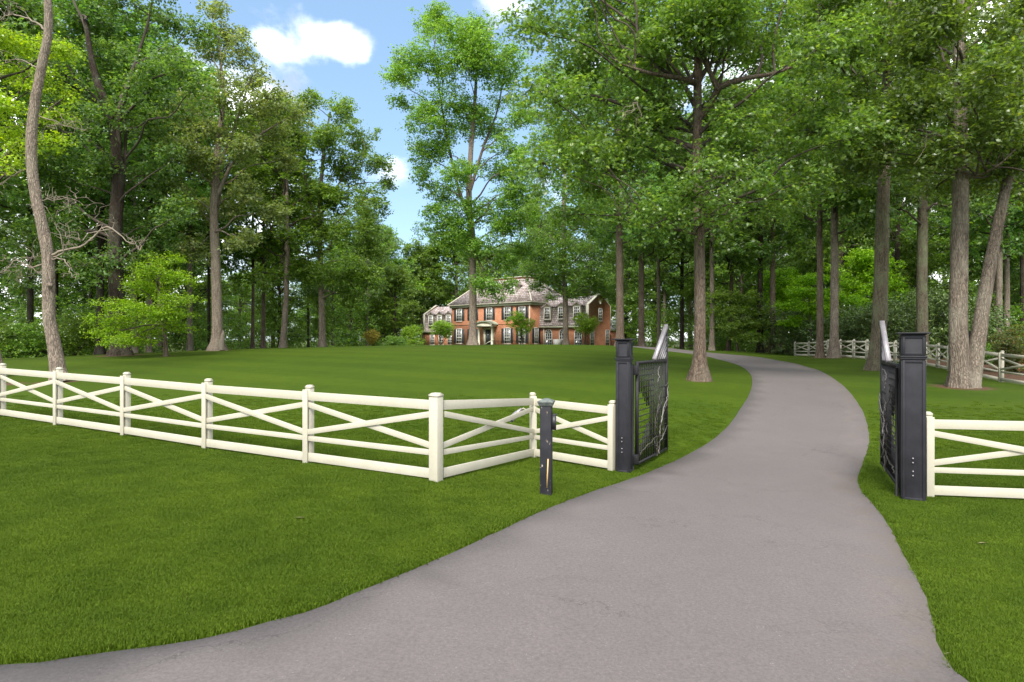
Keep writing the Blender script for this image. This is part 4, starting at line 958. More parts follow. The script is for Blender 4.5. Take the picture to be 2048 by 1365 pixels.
# the big oak left of the driveway
mo = rand_masses(1, 1075, 1720, -210, 440, 70, 52, 76, holes=((1370, 1430, 100, 330), (1378, 1420, 320, 520), (1500, 1720, 400, 450), (1075, 1160, 330, 450)), dep=(-3.5, 4.5))
mo += [(1130, 300, 48, 0), (1200, 380, 50, 1), (1270, 420, 50, -1), (1330, 440, 46, -1.5), (1450, 430, 50, -1), (1402, 35, 58, -2.5), (1350, 50, 55, -2), (1455, 40, 58, -2.2), (1500, 80, 50, 0), (1170, 110, 50, 0), (1180, 50, 50, 2), (1440, 100, 40, 3), (1300, 90, 45, 3), (1404, 415, 38, -1.8), (1370, 395, 34, -1.6), (1360, 120, 36, 3.5), (1450, 210, 44, 3.5), (1340, 260, 44, 3.5), (1520, 420, 48, 0), (1590, 410, 42, 1), (1060, 180, 45, 1), (1060, 60, 50, 2), (1090, -40, 55, 1)]
hero_tree('oak_tree', 'big oak with straight pale brown trunk in the lawn just left of the driveway bend', 1398, 23.2,
    [(1398, 762), (1400, 640), (1399, 500), (1394, 300), (1396, 130), (1402, -60), (1406, -260)], 13, mo, 100000, .155, M['leaf_oak'], M['bark_brown'], T=T_OAK, seed=3, flare=1.25, lowpy=490,
    forks=(([(1399, 235, 0), (1425, 205, -.4), (1436, 178, -.8), (1480, 160, -1.2), (1545, 148, -1.5), (1600, 128, -1.5)], 8), ([(1436, 178, -.8), (1418, 140, -1), (1406, 100, -1.2)], 6),
           ([(1395, 168, 0), (1350, 155, -.8), (1305, 148, -1.3), (1240, 128, -1.5)], 7), ([(1396, 270, 0), (1375, 250, .5), (1330, 215, 1)], 6), ([(1398, 470, 0), (1340, 458, -.6), (1280, 452, -1.2)], 3)))
# double trunk oak on the right
mr = rand_masses(2, 1730, 2180, -180, 420, 44, 46, 66, holes=((1885, 1950, 330, 520), (1960, 2040, 330, 520), (1700, 1790, 330, 430)), dep=(-3, 4))
mr += [(1850, 330, 40, -1), (1900, 300, 42, -2), (1990, 150, 50, -3), (2030, 240, 50, -3), (2060, 380, 45, 1), (1790, 240, 45, -1)]
hero_tree('double_trunk_oak', 'oak with two pale joined trunks on the right lawn, one leaning right', 1925, 22.2,
    [(1925, 772), (1917, 680), (1918, 540), (1921, 400), (1921, 250), (1918, 60), (1930, -200)], 19, mr, 62000, .155, M['leaf_oak'], M['bark_grey'], T=T_OAK, seed=4, flare=.85, lowpy=400,
    forks=(([(1940, 800, -.1), (1951, 715, 0), (1975, 560, .1), (2000, 430, .2), (2022, 330, .2), (2046, 220, 0), (2090, 60, 0)], 16), ([(1925, 355, 0), (1960, 350, -.5), (1995, 332, -1), (2040, 290, -1.4)], 3.4)))
# dead twigs hanging in the right oak
def dead_twigs(label, cx, cy, D, seed, n=9, rpx=45):
    rng = np.random.default_rng(seed); m = MB(); a = P3(cx, cy, D)
    for i in range(n):
        b = P3(cx + rng.uniform(-1, .4) * rpx, cy + rng.uniform(.2, 1.5) * rpx, D + rng.uniform(-.4, .4)); c = curve(a, b, rng, 6, up=.2, jit=.08)
        m.tube(c, np.linspace(.012, .004, 6), 4)
        for k in range(2): m.tube(curve(c[3], c[3] + rng.normal(0, .25, 3), rng, 4), [.006, .005, .004, .003], 4)
    o = m.build('dead_branch', M['twig'], None); tag(o, label, 'branch')
dead_twigs('bare broken pale branch caught in the leaves left of the double trunk oak', 1868, 262, 20.5, 3)
dead_twigs('bare hanging twig on the mossy trunk behind the right gate', 1778, 455, 29.3, 4, 4, 40)
dead_twigs('thin bare twigs hanging in the big oak left of its trunk', 1275, 205, 21, 5, 5, 45)

mm = rand_masses(3, 1600, 1920, -80, 330, 26, 40, 58, holes=((1740, 1800, 150, 400),), dep=(-3, 4))
mm += [(1700, 345, 40, -2), (1660, 300, 45, 0), (1840, 340, 38, 1), (1730, 250, 40, -3)]
hero_tree('mossy_trunk_tree', 'tall mossy grey trunk rising behind the right hand gate leaf', 1752, 30,
    [(1752, 735), (1759, 640), (1765, 450), (1770, 280), (1775, 130), (1785, -60)], 16, mm, 34000, .19, M['leaf_oak'], M['bark_moss'], T=T_LONG, seed=5, flare=.75, lowpy=340)
# old dark oak on the left
md = [(150, 40, 60), (230, -10, 60), (310, 40, 60), (365, 120, 42), (130, 150, 60), (215, 120, 60), (290, 150, 60), (100, 260, 60), (180, 240, 55), (270, 250, 60), (345, 225, 46), (120, 360, 60), (200, 340, 50), (290, 350, 60),
      (345, 320, 42), (130, 450, 60), (225, 450, 50), (300, 450, 56), (355, 430, 36), (170, 530, 50), (275, 525, 46), (60, 480, 50), (40, 380, 50), (60, 560, 45), (20, 250, 50), (60, 40, 50), (20, 120, 50), (400, 60, 36), (395, 180, 36), (120, -70, 60), (320, -60, 60)]
hero_tree('dark_oak', 'broad old dark oak on the left with thick dark forked trunk', 240, 38,
    [(240, 712), (235, 620), (230, 480), (236, 330), (225, 250), (190, 150), (170, 40)], 17, md, 38000, .20, M['leaf_dark'], M['bark_dark'], T=T_LONG, seed=6, flare=.9, lowpy=540, dep=3.5,
    forks=(([(236, 300, 0), (240, 210, 0), (265, 140, 1), (292, 60, 1), (310, -20, 1)], 5.5), ([(228, 255, 0), (185, 190, -1), (150, 160, -1.5), (110, 150, -2)], 4.5), ([(237, 420, 0), (250, 320, .4), (248, 200, .8)], 5.5)), bmb=M['branch_dark'])
# grey twisted tree
mg = [(430, 25, 24), (452, 62, 36), (425, 108, 32), (482, 108, 34), (503, 165, 30), (442, 175, 38), (500, 220, 42), (552, 200, 36), (590, 232, 30), (380, 232, 40), (425, 262, 38), (545, 268, 38), (480, 300, 38), (408, 330, 40), (365, 300, 34),
      (505, 372, 38), (462, 420, 32), (398, 420, 38), (565, 320, 30), (388, 500, 36), (350, 380, 34), (480, 480, 26), (540, 420, 26)]
hero_tree('twisted_pale_tree', 'slender pale tree with twisting forked limbs and sparse grey green leaves left of centre', 435, 42,
    [(435, 702), (434, 620), (431, 520), (428, 430), (432, 340), (440, 260), (448, 190), (440, 120)], 11.5, [(a[0], a[1], a[2] * 1.1, *a[3:]) for a in mg], 32000, .20, M['leaf_grey'], M['bark_pale'], seed=7, flare=1.1, lowpy=470, dep=2.6, sides=16,
    forks=(([(432, 340, 0), (462, 280, .3), (480, 220, .5), (505, 150, .5)], 4.2), ([(431, 400, 0), (470, 320, -.4), (520, 270, -.6), (570, 240, -.6)], 4.2), ([(429, 430, 0), (440, 380, .6), (400, 300, 1), (385, 240, 1)], 5), ([(441, 700, -.2), (447, 660, -.1)], 8)), bmb=M['bark_grey'])
# tall tree at the right edge of the left wood
mt = [(628, 212, 30), (680, 228, 36), (722, 272, 36), (756, 325, 26), (600, 262, 34), (655, 300, 44), (705, 340, 44), (742, 398, 36), (612, 350, 40), (662, 405, 42), (772, 362, 14), (592, 430, 38), (640, 470, 42), (700, 460, 42), (738, 500, 32),
      (565, 490, 34), (602, 540, 36), (682, 548, 42), (728, 562, 32), (640, 590, 22), (704, 606, 24), (560, 380, 34), (540, 300, 30)]
hero_tree('tall_maple', 'tall leafy tree with slim straight trunk at the right end of the left wood', 645, 56,
    [(645, 697), (643, 600), (640, 500), (641, 400), (648, 300), (660, 225)], 7.2, [(a[0], a[1], a[2] * 1.12, *a[3:]) for a in mt], 60000, .21, M['leaf_warm'], M['bark_pale'], seed=8, flare=.6, lowpy=600, dep=3, sides=14,
    forks=(([(642, 470, 0), (620, 400, .3), (600, 300, .3)], 3.4), ([(641, 430, 0), (690, 350, .3), (730, 300, .3)], 3)), bmb=M['bark_grey'])
# the tall tree before the house
mc = [(865, 60, 34), (838, 135, 46), (802, 160, 26), (900, 108, 46), (955, 62, 36), (938, 150, 50), (1000, 110, 44), (1018, 185, 44), (880, 200, 46), (846, 240, 32), (930, 230, 42), (842, 305, 30), (872, 300, 36), (848, 352, 28), (882, 392, 38), (922, 350, 36),
      (975, 255, 42), (1018, 300, 32), (985, 350, 36), (915, 440, 40), (865, 425, 18), (985, 425, 40), (1028, 378, 20), (962, 490, 30), (905, 490, 26), (880, 30, 22), (800, 205, 18), (1040, 240, 28), (985, 580, 26, -1.5), (965, 560, 24, -1.5), (1000, 520, 24), (1005, 470, 36), (1035, 440, 30), (1010, 395, 36), (890, 450, 36), (860, 470, 26), (1040, 330, 30), (1048, 500, 26), (930, 500, 24), (1010, 575, 18, -1.5), (945, 100, 44), (900, 260, 36)]
hero_tree('tall_lawn_tree', 'tallest pale barked tree standing in front of the brick house', 945, 54,
    [(945, 692), (946, 620), (945, 540), (944, 470), (938, 400), (942, 300), (950, 200), (955, 90)], 8.6, [(a[0], a[1], a[2] * 1.26, *a[3:]) for a in mc], 92000, .20, M['leaf_warm'], M['bark_pale'], seed=9, flare=.9, lowpy=500, dep=3, sides=16,
    forks=(([(942, 450, 0), (915, 370, .4), (895, 280, .4), (880, 190, .4), (868, 100, .4)], 3.8), ([(941, 380, 0), (965, 300, .4), (995, 220, .6), (1010, 130, .6)], 3.4)), bmb=M['bark_brown'])

mw = [(1075, 470, 34), (1062, 530, 24), (1100, 500, 36), (1160, 540, 34), (1200, 560, 32), (1220, 520, 36), (1108, 562, 24), (1172, 586, 20), (1080, 420, 40), (1140, 440, 40), (1190, 460, 40), (1230, 420, 40), (1080, 350, 40), (1130, 360, 44),
      (1180, 380, 44), (1100, 280, 40), (1160, 290, 44), (1210, 330, 40), (1130, 220, 38), (1180, 230, 36), (1075, 240, 36), (1240, 575, 24), (1066, 300, 30), (1240, 480, 36), (1100, 150, 36), (1160, 150, 40), (1090, 545, 30, -1.5), (1120, 520, 34, -1.5), (1150, 570, 26, -1.5), (1185, 545, 34, -1.5), (1215, 590, 20, -1.5), (1075, 500, 34, -1.5), (1140, 490, 36, -1.5), (1180, 500, 36, -1.5), (1082, 575, 18, -1), (1140, 592, 18, -1.5), (1088, 560, 22, -1.5), (1068, 572, 15, -1.5), (1100, 592, 15, -1.5), (1060, 545, 20, -1.5), (1200, 575, 22, -1.5), (1228, 600, 14, -1.5)]
hero_tree('house_tree', 'leafy tree with grey trunk before the arched windows of the right wing', 1132, 72,
    [(1132, 692), (1131, 620), (1129, 540), (1128, 420), (1132, 300), (1140, 180)], 6.3, mw, 66000, .21, M['leaf_mid'], M['bark_grey'], seed=19, flare=.7, lowpy=600, dep=3.5, sides=12, bmb=M['bark_grey'])

# leaning bare pale tree on the left with dead limbs
def leaning_tree():
    rng = np.random.default_rng(21); D = 22.4; b0 = base(118, D); r = empty('leaning_tree', b0, 0, 'leaning pale bare tree with crooked trunk and dead limbs by the left fence', 'tree')
    tp = [P3(x, y, D) - b0 for x, y in [(119, 763), (110, 700), (99, 640), (97, 560), (96, 510), (84, 450), (68, 370), (62, 300), (68, 220), (84, 130), (96, 70), (96, 10), (90, -60), (110, -200)]]
    p = bez_path(tp, 40); f = D / F
    MB().tube(p, np.interp(np.linspace(0, 1, 40), [0, .1, .5, .8, 1], [13.5 * f, 11.5 * f, 9.5 * f, 7 * f, 3 * f]), 18, (0, 5, 1, .35, .4), .025, rng).sphere(P3(100, 571, D - .22) - b0, .10, 10, 6).build('trunk', M['bark_pale'], r, True)
    def limb(pts, r0, dz=0, n=16, name='dead_limb', k=10, tl=.6):
        q = bez_path([P3(x, y, D + dz * i) - b0 for i, (x, y) in enumerate(pts)], n); q[1:] += rng.normal(0, .02, (n - 1, 3)); m = MB().tube(q, np.linspace(r0, r0 * .25, n), 7)
        for j in range(k):
            a = q[rng.integers(n // 4, n)]; d = rng.normal(0, 1, 3) * [1, .8, .8]; e = a + d * tl * rng.uniform(.4, 1)
            c = curve(a, e, rng, 6, up=.3, jit=.1); m.tube(c, np.linspace(r0 * .3, .005, 6), 4)
            for _ in range(3): aa = c[rng.integers(2, 6)]; m.tube(curve(aa, aa + rng.normal(0, .35, 3) * tl, rng, 5, jit=.1), np.linspace(.009, .004, 5), 4)
        m.build(name, M['twig'], r, True)
    limb([(97, 512), (130, 500), (165, 492), (190, 470), (215, 455), (245, 475), (280, 500)], .05, -.06, 20, k=11, tl=.75)
    limb([(97, 515), (125, 505), (120, 470), (105, 440)], .03, -.1, k=8)
    limb([(99, 520), (130, 520), (140, 545), (152, 560)], .028, -.1, k=4, tl=.4)
    limb([(97, 525), (60, 535), (30, 520), (5, 545), (-20, 550)], .032, -.05, k=7)
    limb([(97, 530), (80, 545), (55, 530), (30, 545)], .02, -.1, k=8)
    limb([(64, 330), (30, 350), (0, 370), (-30, 400)], .03, .1, k=7, tl=.9); limb([(70, 400), (110, 400), (140, 395), (165, 410)], .02, .1, k=10, tl=.7)
    limb([(92, 60), (60, 40), (20, 30), (-20, 50)], .04, .1, k=9, tl=1.1); limb([(68, 230), (100, 240), (140, 255), (170, 260)], .025, .1, k=7, tl=.8); limb([(80, 140), (40, 120), (0, 130)], .028, .1, k=6, tl=1.0)
    return r
leaning_tree()
# stem leaning at the very left edge, with its yellow green leaves higher up
my = [(-40, 60, 50), (30, 90, 34), (118, 100, 30), (30, 150, 32), (15, 215, 30), (95, 150, 22), (120, 235, 26), (10, 265, 26), (105, 285, 20), (-60, 200, 50), (-70, 320, 50), (60, 180, 20), (80, 235, 16), (40, 290, 18), (140, 190, 16), (10, 330, 18), (-110, 120, 60)]
hero_tree('yellow_green_maple', 'maple with bright yellow green leaves and a leaning stem at the far left edge', 2, 24,
    [(2, 770), (-14, 690), (-40, 560), (-60, 420), (-70, 250), (-60, 80)], 11, my, 15000, .12, M['leaf_yellow'], M['bark_pale'], T=T_LONG, seed=12, flare=.5, dep=1.6, squash=.35, sub=6, flat=.25)

# dogwoods: layered, flat sprays
def dogwood(name, label, px, D, trunk, rp, layers, n, lm, seed, size=.12):
    ms = [(a, b, c, dz) for a, b, c, dz in layers]
    return hero_tree(name, label, px, D, trunk, rp, ms, n, size, lm, M['bark_brown'], T=T_LONG, seed=seed, flare=.6, squash=.22, sub=9, subr=.5, flat=.2, limb_r=.05, sides=10)
dogwood('dogwood', 'bright lime green dogwood with layered sprays and thin reddish trunk on the left lawn', 332, 36, [(332, 708), (329, 660), (326, 620), (315, 560), (320, 530)], 4.2,
    [(330, 520, 30, 0), (300, 543, 40, -1), (355, 560, 40, 0), (275, 570, 34, 0), (310, 585, 46, 1), (360, 600, 32, -1), (240, 612, 40, -1), (290, 622, 48, -1.5), (345, 632, 40, -1), (240, 648, 46, 0), (215, 668, 34, -1), (265, 676, 44, -1.5), (300, 655, 40, 1.5), (360, 655, 26, 0), (200, 640, 22, -1)], 17000, M['leaf_lime'], 31)
dogwood('dogwood', 'mid green dogwood with forked dark stems at the bend before the far fence', 1476, 58, [(1476, 705), (1474, 690), (1468, 660), (1466, 620)], 2.5,
    [(1440, 595, 34, 0), (1490, 600, 40, 0), (1530, 625, 36, 0), (1460, 625, 44, 0), (1510, 650, 44, 0), (1545, 650, 26, 0), (1455, 655, 36, 0), (1490, 675, 40, -1)], 20000, M['leaf_warm'], 32, .17)
dogwood('dogwood', 'yellow green layered dogwood behind the slim trunks on the right', 1620, 52, [(1620, 705), (1622, 660), (1618, 610), (1622, 570)], 2.5,
    [(1625, 560, 34, 0), (1600, 585, 36, 0), (1650, 590, 36, 0), (1585, 612, 32, 0), (1635, 618, 44, 0), (1690, 600, 30, 0), (1600, 645, 36, 1), (1650, 650, 40, 1), (1700, 640, 30, 0)], 20000, M['leaf_lime'], 33, .16)

# ------------------------------------------------------------------ mid-distance trees whose trunks show
LT = 'forest_tree'
TR = [  # px, D, proto, height, trunk px width at base, bark, label, lean
 (380, 52, 'tall', 26, 12, 'bark_grey', 'straight grey mottled trunk between the dogwood and the twisted pale tree'),
 (268, 46, 'tall2', 26, 14, 'bark_grey', 'pale trunk just right of the old dark oak'),
 (298, 50, 'tall2', 25, 11, 'bark_pale', 'slim pale trunk showing under the lime green dogwood'),
 (200, 44, 'tall2', 27, 17, 'bark_dark', 'dark trunk just left of the old dark oak'),
 (505, 62, 'tall', 24, 8, 'bark_brown', 'leftmost slim trunk of the close pair between twisted tree and tall maple'),
 (526, 60, 'warm', 24, 10, 'bark_brown', 'second slim brown trunk of the cluster left of the forked tree'),
 (565, 55, 'warm', 23, 14, 'bark_pale', 'forked pale tree left of the tall maple'),
 (418, 60, 'tall2', 25, 7, 'bark_dark', 'thin dark trunk close behind the twisted pale tree'),
 (617, 74, 'tall2', 22, 6, 'bark_dark', 'thin black trunk in the gap left of the tall maple'),
 (1240, 51, 'tall2', 28, 19, 'bark_brown', 'stout trunk right of the brick gable, above the left gate post'),
 (1283, 60, 'tall2', 29, 15, 'bark_brown', 'trunk with flared foot left of the gate peak'),
 (1318, 66, 'tall', 27, 10, 'bark_grey', 'grey trunk just behind the gate peak'),
 (1364, 68, 'warm', 27, 10, 'bark_dark', 'dark slim trunk directly left of the big oak'),
 (1424, 58, 'tall2', 27, 12, 'bark_grey', 'grey trunk just right of the big oak'),
 (1456, 61, 'warm', 25, 10, 'bark_brown', 'slightly leaning brown trunk left of the green dogwood'),
 (1640, 42, 'tall', 26, 15, 'bark_brown', 'left one of two neighbouring trunks before the back fence'),
 (1668, 41, 'tall2', 27, 19, 'bark_grey', 'right one of two neighbouring trunks before the back fence'),
 (1845, 38, 'tall2', 27, 25, 'bark_moss', 'thick trunk standing behind the right hand gate post'),
 (1998, 46, 'tall', 26, 14, 'bark_grey', 'left one of two slim grey trunks behind the iron railing'),
 (2014, 48, 'tall2', 26, 12, 'bark_pale', 'right one of two slim grey trunks behind the iron railing'),
 (735, 92, 'tall2', 23, 6, 'bark_grey', 'thin grey trunk behind the golden shrub'),
 (1090, 108, 'tall', 24, 9, 'bark_brown', 'tree rising behind the house roof'),
 (60, 46, 'tall2', 29, 14, 'bark_dark', 'dark tree filling the sky behind the leaning bare tree'),
 (1535, 78, 'tall2', 24, 8, 'bark_dark', 'dark leaning trunk deep in the wood above the driveway bend'),
]
for i, (px, D, pr, ht, w, bm, lab) in enumerate(TR):
    forest_tree('forest_tree', px, D, pr, ht, w * .86, bm, lab, seed=200 + i, lean=((.8 if px in (1456, 565) else 0), 0))
# the wood behind: many alike trees
rng = np.random.default_rng(77)
def wood_group(name, spots, label, group):
    kinds = {'tall': 'tall green', 'tall2': 'tall deep green', 'warm': 'tall fresh green', 'low': 'lower green', 'low2': 'lower deep green'}
    marks = {'L': [(40, 'at the far left edge'), (90, 'behind the leaning bare tree'), (180, 'between the leaning tree and the dark oak'), (270, 'directly behind the dark oak'), (400, 'behind the lime green dogwood'), (470, 'behind the twisted pale tree'), (600, 'behind the slim trunk cluster'), (9999, 'behind the tall maple')],
             'H': [(740, 'left of the golden shrub'), (800, 'beyond the golden shrub'), (900, 'behind the left wing of the house'), (980, 'behind the house doorway'), (1070, 'behind the main house roof'), (1200, 'behind the right wing of the house'), (9999, 'right of the brick gable')],
             'R': [(1300, 'above the left gate peak'), (1390, 'just left of the big oak trunk'), (1470, 'just right of the big oak trunk'), (1560, 'above the driveway bend'), (1650, 'behind the far end of the back fence'), (1750, 'left of the mossy trunk'), (1860, 'behind the right hand gate post'), (1960, 'behind the double trunk oak'), (9999, 'at the far right behind the iron railing')]}[label]
    for px, D, pr, ht in spots:
        forest_tree(name, px, D, pr, ht, 0, ['bark_dark', 'bark_brown', 'bark_grey'][int(rng.integers(3))], kinds[pr] + (' distant' if D > 92 else '') + ' woodland tree ' + next(t for m_, t in marks if px < m_), group)
sp = [(-160, 40, 'tall2', 27), (-60, 34, 'tall', 26), (-100, 55, 'tall2', 27), (110, 60, 'tall2', 28), (170, 68, 'tall', 28), (320, 62, 'tall', 27), (-30, 74, 'tall', 27)]
for px in range(-150, 440, 46): sp.append((px + rng.uniform(-18, 18), rng.uniform(60, 100), ['low', 'low2', 'warm', 'low'][int(rng.integers(4))], rng.uniform(11, 18)))
for px in range(400, 650, 34): sp.append((px + rng.uniform(-14, 14), rng.uniform(72, 105), ['low', 'low2', 'warm', 'low2'][int(rng.integers(4))], rng.uniform(10, 16)))
wood_group('wood_tree', sp, 'L', 'woodland trees left of the lawn')
sp = [(p + rng.uniform(-12, 12), rng.uniform(104, 132), ['tall2', 'low', 'warm', 'low2', 'tall'][i % 5], rng.uniform(19.5, 23)) for i, p in enumerate(range(660, 1060, 31))]
sp += [(p, rng.uniform(118, 128), 'low2', rng.uniform(11, 15)) for p in range(670, 1240, 38)]
sp += [(1060, 100, 'tall2', 27), (1120, 112, 'tall', 27), (1180, 100, 'tall2', 27), (790, 98, 'low2', 13), (700, 92, 'low', 13), (740, 100, 'low2', 15), (665, 84, 'low', 12)]
wood_group('wood_tree', sp, 'H', 'trees behind the brick house')
sp = [(p + rng.uniform(-18, 18), rng.uniform(70, 110), ['low', 'tall2', 'low2', 'warm', 'tall', 'low'][i % 6], rng.uniform(13, 25)) for i, p in enumerate(range(1235, 2230, 33))]
sp += [(p + rng.uniform(-20, 20), rng.uniform(56, 72), ['tall2', 'tall', 'warm', 'tall'][i % 4], rng.uniform(24, 28)) for i, p in enumerate(range(1500, 2260, 62))]
sp += [(p + rng.uniform(-10, 10), rng.uniform(84, 120), ['tall', 'tall2'][i % 2], rng.uniform(25, 28)) for i, p in enumerate(range(1210, 1800, 55))]
wood_group('wood_tree', sp, 'R', 'woodland trees right of the driveway')
# bright understorey trees
for px, D, ht, lab in [(1560, 66, 9, 'bright green small tree left of the back fence end'), (1730, 56, 9.5, 'bright green small tree between the two slim trunks and the mossy trunk'), (1380, 80, 9, 'fresh green small tree behind the dark slim trunk'), (640, 80, 7, 'fresh green small tree behind the tall maple'), (1830, 58, 10, 'fresh green small tree behind the thick trunk by the right gate post')]:
    forest_tree('small_tree', px, D, 'bright' if px in (1730, 1560) else 'warm', ht, 0, 'bark_brown', lab, seed=int(px))

# ------------------------------------------------------------------ shrubs
def shrub(name, label, px, D, w, h, n, lm, seed, size=.12, cat='shrub', stems=0, group=None, z0=.0, T=T_DIAMOND, k=10, low=.1):
    rng = np.random.default_rng(seed); b = base(px, D); r = empty(name, b, 0, label, cat, group); bl = []
    for i in range(k):
        a = rng.uniform(0, 6.283); q = math.sqrt(rng.uniform(0, 1)) * w * .36; zz = rng.uniform(max(low, .0), .8) * h; q *= (1.15 - (zz / h - .45) ** 2 * 1.6)
        s = rng.uniform(.16, .25) * w; bl.append([q * math.cos(a), q * math.sin(a), zz + z0, s, s, s * .8])
    V, Fc = foliage(bl, n, size, rng, T, 10, .25 * min(w, 2) * .5, .5, 0)
    m = MB()
    for i in range(stems or 4):
        a = rng.uniform(0, 6.283); e = bl[i % len(bl)][:3]; m.tube(curve([.06 * math.cos(a), .06 * math.sin(a), -.15], e, rng, 7, up=.1), np.linspace(.03 + .008 * h, .012, 7), 6)
    m.build('stems', M['bark_brown'], r, True); link('foliage', np_mesh('foliage', V, Fc, lm), r)
    return r
shrub('round_shrub', 'round bright green shrub left of the house wing', 822, 84, 3.4, 3.1, 7000, M['leaf_fresh'], 41, .14)
shrub('small_ornamental_tree', 'rounded small tree before the left wing windows', 881, 84, 3.3, 3.6, 7000, M['leaf_fresh'], 42, .14, 'tree', 5, low=.35)
shrub('small_ornamental_tree', 'upright small tree with several stems beside the main block corner', 1046, 74, 3.3, 4.3, 7000, M['leaf_fresh'], 43, .14, 'tree', 6, low=.42)
shrub('small_ornamental_tree', 'rounded small tree before the brick gable of the right wing', 1166, 72, 3.4, 4.2, 7000, M['leaf_fresh'], 44, .14, 'tree', 6, low=.42)
shrub('golden_shrub', 'small golden yellow leaved shrub at the wood edge left of the house', 748, 88, 2.4, 2.9, 4500, M['leaf_gold'], 45, .14)
shrub('low_shrub', 'low green shrub between golden shrub and round shrub', 795, 88, 3.0, 1.5, 4000, M['leaf_mid'], 46, .14)
for px, D, w, h, lab, mt_ in [(1580, 56, 6, 4.6, 'large dark evergreen shrub at the end of the back fence', 'leaf_holly'), (1690, 50, 5.5, 3.6, 'dark evergreen shrub behind the fence between the slim trunks', 'leaf_holly'), (1735, 47, 5, 4.2, 'dark evergreen shrub left of the mossy trunk', 'leaf_holly'),
                    (1800, 46, 6, 5.0, 'tall dark evergreen shrub behind the right gate leaf', 'leaf_holly'), (1880, 40, 5, 4.6, 'tall dark evergreen shrub behind the fence left of the double trunk', 'leaf_holly'), (1955, 38, 4, 3.2, 'evergreen shrub seen between the two joined trunks', 'leaf_holly'),
                    (1440, 68, 6, 3.4, 'green shrub behind the dogwood at the bend', 'leaf_warm'), (2035, 27.5, 1.8, 2.3, 'reddish flowering shrub at the right edge behind the fence', 'leaf_red'), (1985, 33, 1.6, .9, 'low green shrub beneath the iron railing', 'leaf_mid'),
                    (60, 44, 4.6, 2.2, 'low bright shrub left of the leaning tree', 'leaf_warm'), (150, 46, 4.4, 2.6, 'low bright shrub right of the leaning tree', 'leaf_warm'), (-10, 43, 4, 2.6, 'low shrub at the far left edge', 'leaf_mid')]:
    shrub('shrub', lab, px, D, w, h, int(5000 + 350 * w * h), M[mt_], int(px + 500), .11 if D < 35 else .15, k=int(10 + w * h))
# low woodland undergrowth, one mass
def undergrowth():
    rng = np.random.default_rng(91)
    for nm, spans, n, label in (('undergrowth', [(-260, 240, 47, 66), (150, 480, 56, 80), (400, 700, 68, 96), (640, 830, 88, 108)], 90000, 'green undergrowth between the trunks of the left wood'),
                                ('undergrowth', [(1235, 1480, 76, 100), (1440, 1700, 70, 90), (1700, 2300, 50, 74)], 80000, 'green undergrowth between the trunks of the right wood')):
        bl = []
        for a, b, d0, d1 in spans:
            for _ in range(int((b - a) / 2.6)):
                px, D = rng.uniform(a, b), rng.uniform(d0, d1); X = (px - CX) / F * D; s = rng.uniform(.7, 2.0); z = h1(X, D)
                bl.append([X, D, z + rng.uniform(0, 1) ** 1.6 * 5.0, s * 1.3, s * 1.3, s * .7])
        V, Fc = foliage(bl, n, .24, rng, T_DIAMOND, 14, .5)
        o = link(nm, np_mesh(nm, V, Fc, M['leaf_warm'] if spans[0][0] > 0 else M['leaf_mid']), kind='stuff'); tag(o, label, 'undergrowth')
    bl = []
    for _ in range(420):
        px = rng.uniform(-700, 2800); D = rng.uniform(135, 165); X = (px - CX) / F * D; s = rng.uniform(2.5, 4.5); bl.append([X, D, rng.uniform(0, 12), s, s, s * .8])
    for _ in range(130):
        side = rng.choice([-1, 1]); D = rng.uniform(10, 130); X = side * (1.05 * D + rng.uniform(30, 45)); s = rng.uniform(2.5, 4.5); bl.append([X, D, rng.uniform(0, 14), s, s, s * .8])
    V, Fc = foliage(bl, 60000, .75, rng, T_DIAMOND, 14, 1.6)
    o = link('distant_woods', np_mesh('distant_woods', V, Fc, M['leaf_warm']), kind='stuff'); tag(o, 'dense far off wood closing the view behind the trees', 'woods')
undergrowth()

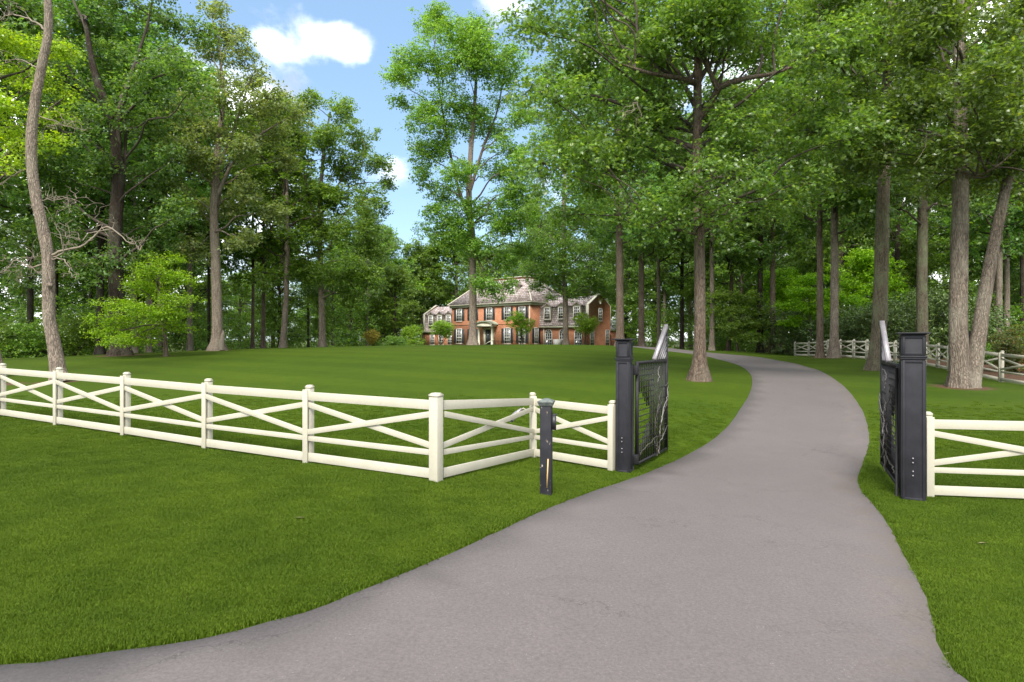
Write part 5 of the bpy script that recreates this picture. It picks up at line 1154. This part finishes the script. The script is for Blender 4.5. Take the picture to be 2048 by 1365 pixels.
# ------------------------------------------------------------------ right hand garden bed: iron railing, brick pier, logs
def iron_railing():
    A = np.array([23.0, 31.0]); B = np.array([26.0, 36.5]); L_ = np.linalg.norm(B - A); d = (B - A) / L_; z = h1(*A); r = empty('iron_railing', (A[0], A[1], z + .45), math.atan2(d[1], d[0]), 'black iron railing with spiked tops behind the white fence on the right', 'railing')
    n = int(L_ / .15)
    for i in range(n + 1):
        MB().tube([(i * L_ / n, 0, 0), (i * L_ / n, 0, 1.25), (i * L_ / n, 0, 1.36)], [.011, .011, .002], 4).build('picket', M['iron'], r)
    for zz in (.15, 1.0, 1.15): box_obj('rail', M['iron'], r, 0, -.018, zz, L_, .018, zz + .03)
    for i in range(3): box_obj('post', M['iron'], r, i * L_ / 2 - .04, -.04, -.6, i * L_ / 2 + .04, .04, 1.45)
iron_railing()
def low_wall():
    x, y = 22.5, 28.6; z = h1(x, y); r = empty('brick_wall', (x, y, z), rad(20), 'low red brick garden wall behind the white fence at the right edge', 'wall')
    box_obj('wall', M['brick'], r, -.2, -.2, -.4, 4, .2, .75); box_obj('coping', M['stone'], r, -.24, -.24, .75, 4.04, .24, .82)
low_wall()
def logs():
    rng = np.random.default_rng(8)
    for i in range(7):
        px = 1553 + i * 4.6; D = 58 + rng.uniform(-.4, .4); b = base(px, D); m = MB().tube([(0, 0, -.05), (.02, 0, rng.uniform(.35, .6))], rng.uniform(.10, .16), 9)
        o = m.build('log', M['drywood'], None); o.location = tuple(b); tag(o, 'short upright log in the log edging at the end of the back fence', 'log', 'log edging below the evergreen shrub')
logs()
# dead leaves on the grass
for px, py, s, lab in ((598, 1043, .07, 'curled pale dead leaf lying on the foreground lawn'), (1965, 1094, .06, 'dry leaf on the grass at the right edge below the fence'), (1896, 1322, .03, 'tiny pale leaf on the grass beside the driveway at bottom right')):
    x, y = unproj(px, py); o = MB().add([(-s, 0, .03), (0, -s * .5, .045), (s, 0, .035), (0, s * .5, .028), (0, 0, .038)], [(0, 1, 4), (1, 2, 4), (2, 3, 4), (3, 0, 4)]).build('dead_leaf', M['deadleaf'], None); o.location = (x, y, h1(x, y) + .005); tag(o, lab, 'leaf')
print('objects', len(bpy.data.objects), 'tris', sum(sum(max(0, p.loop_total - 2) for p in []) for m in bpy.data.meshes))
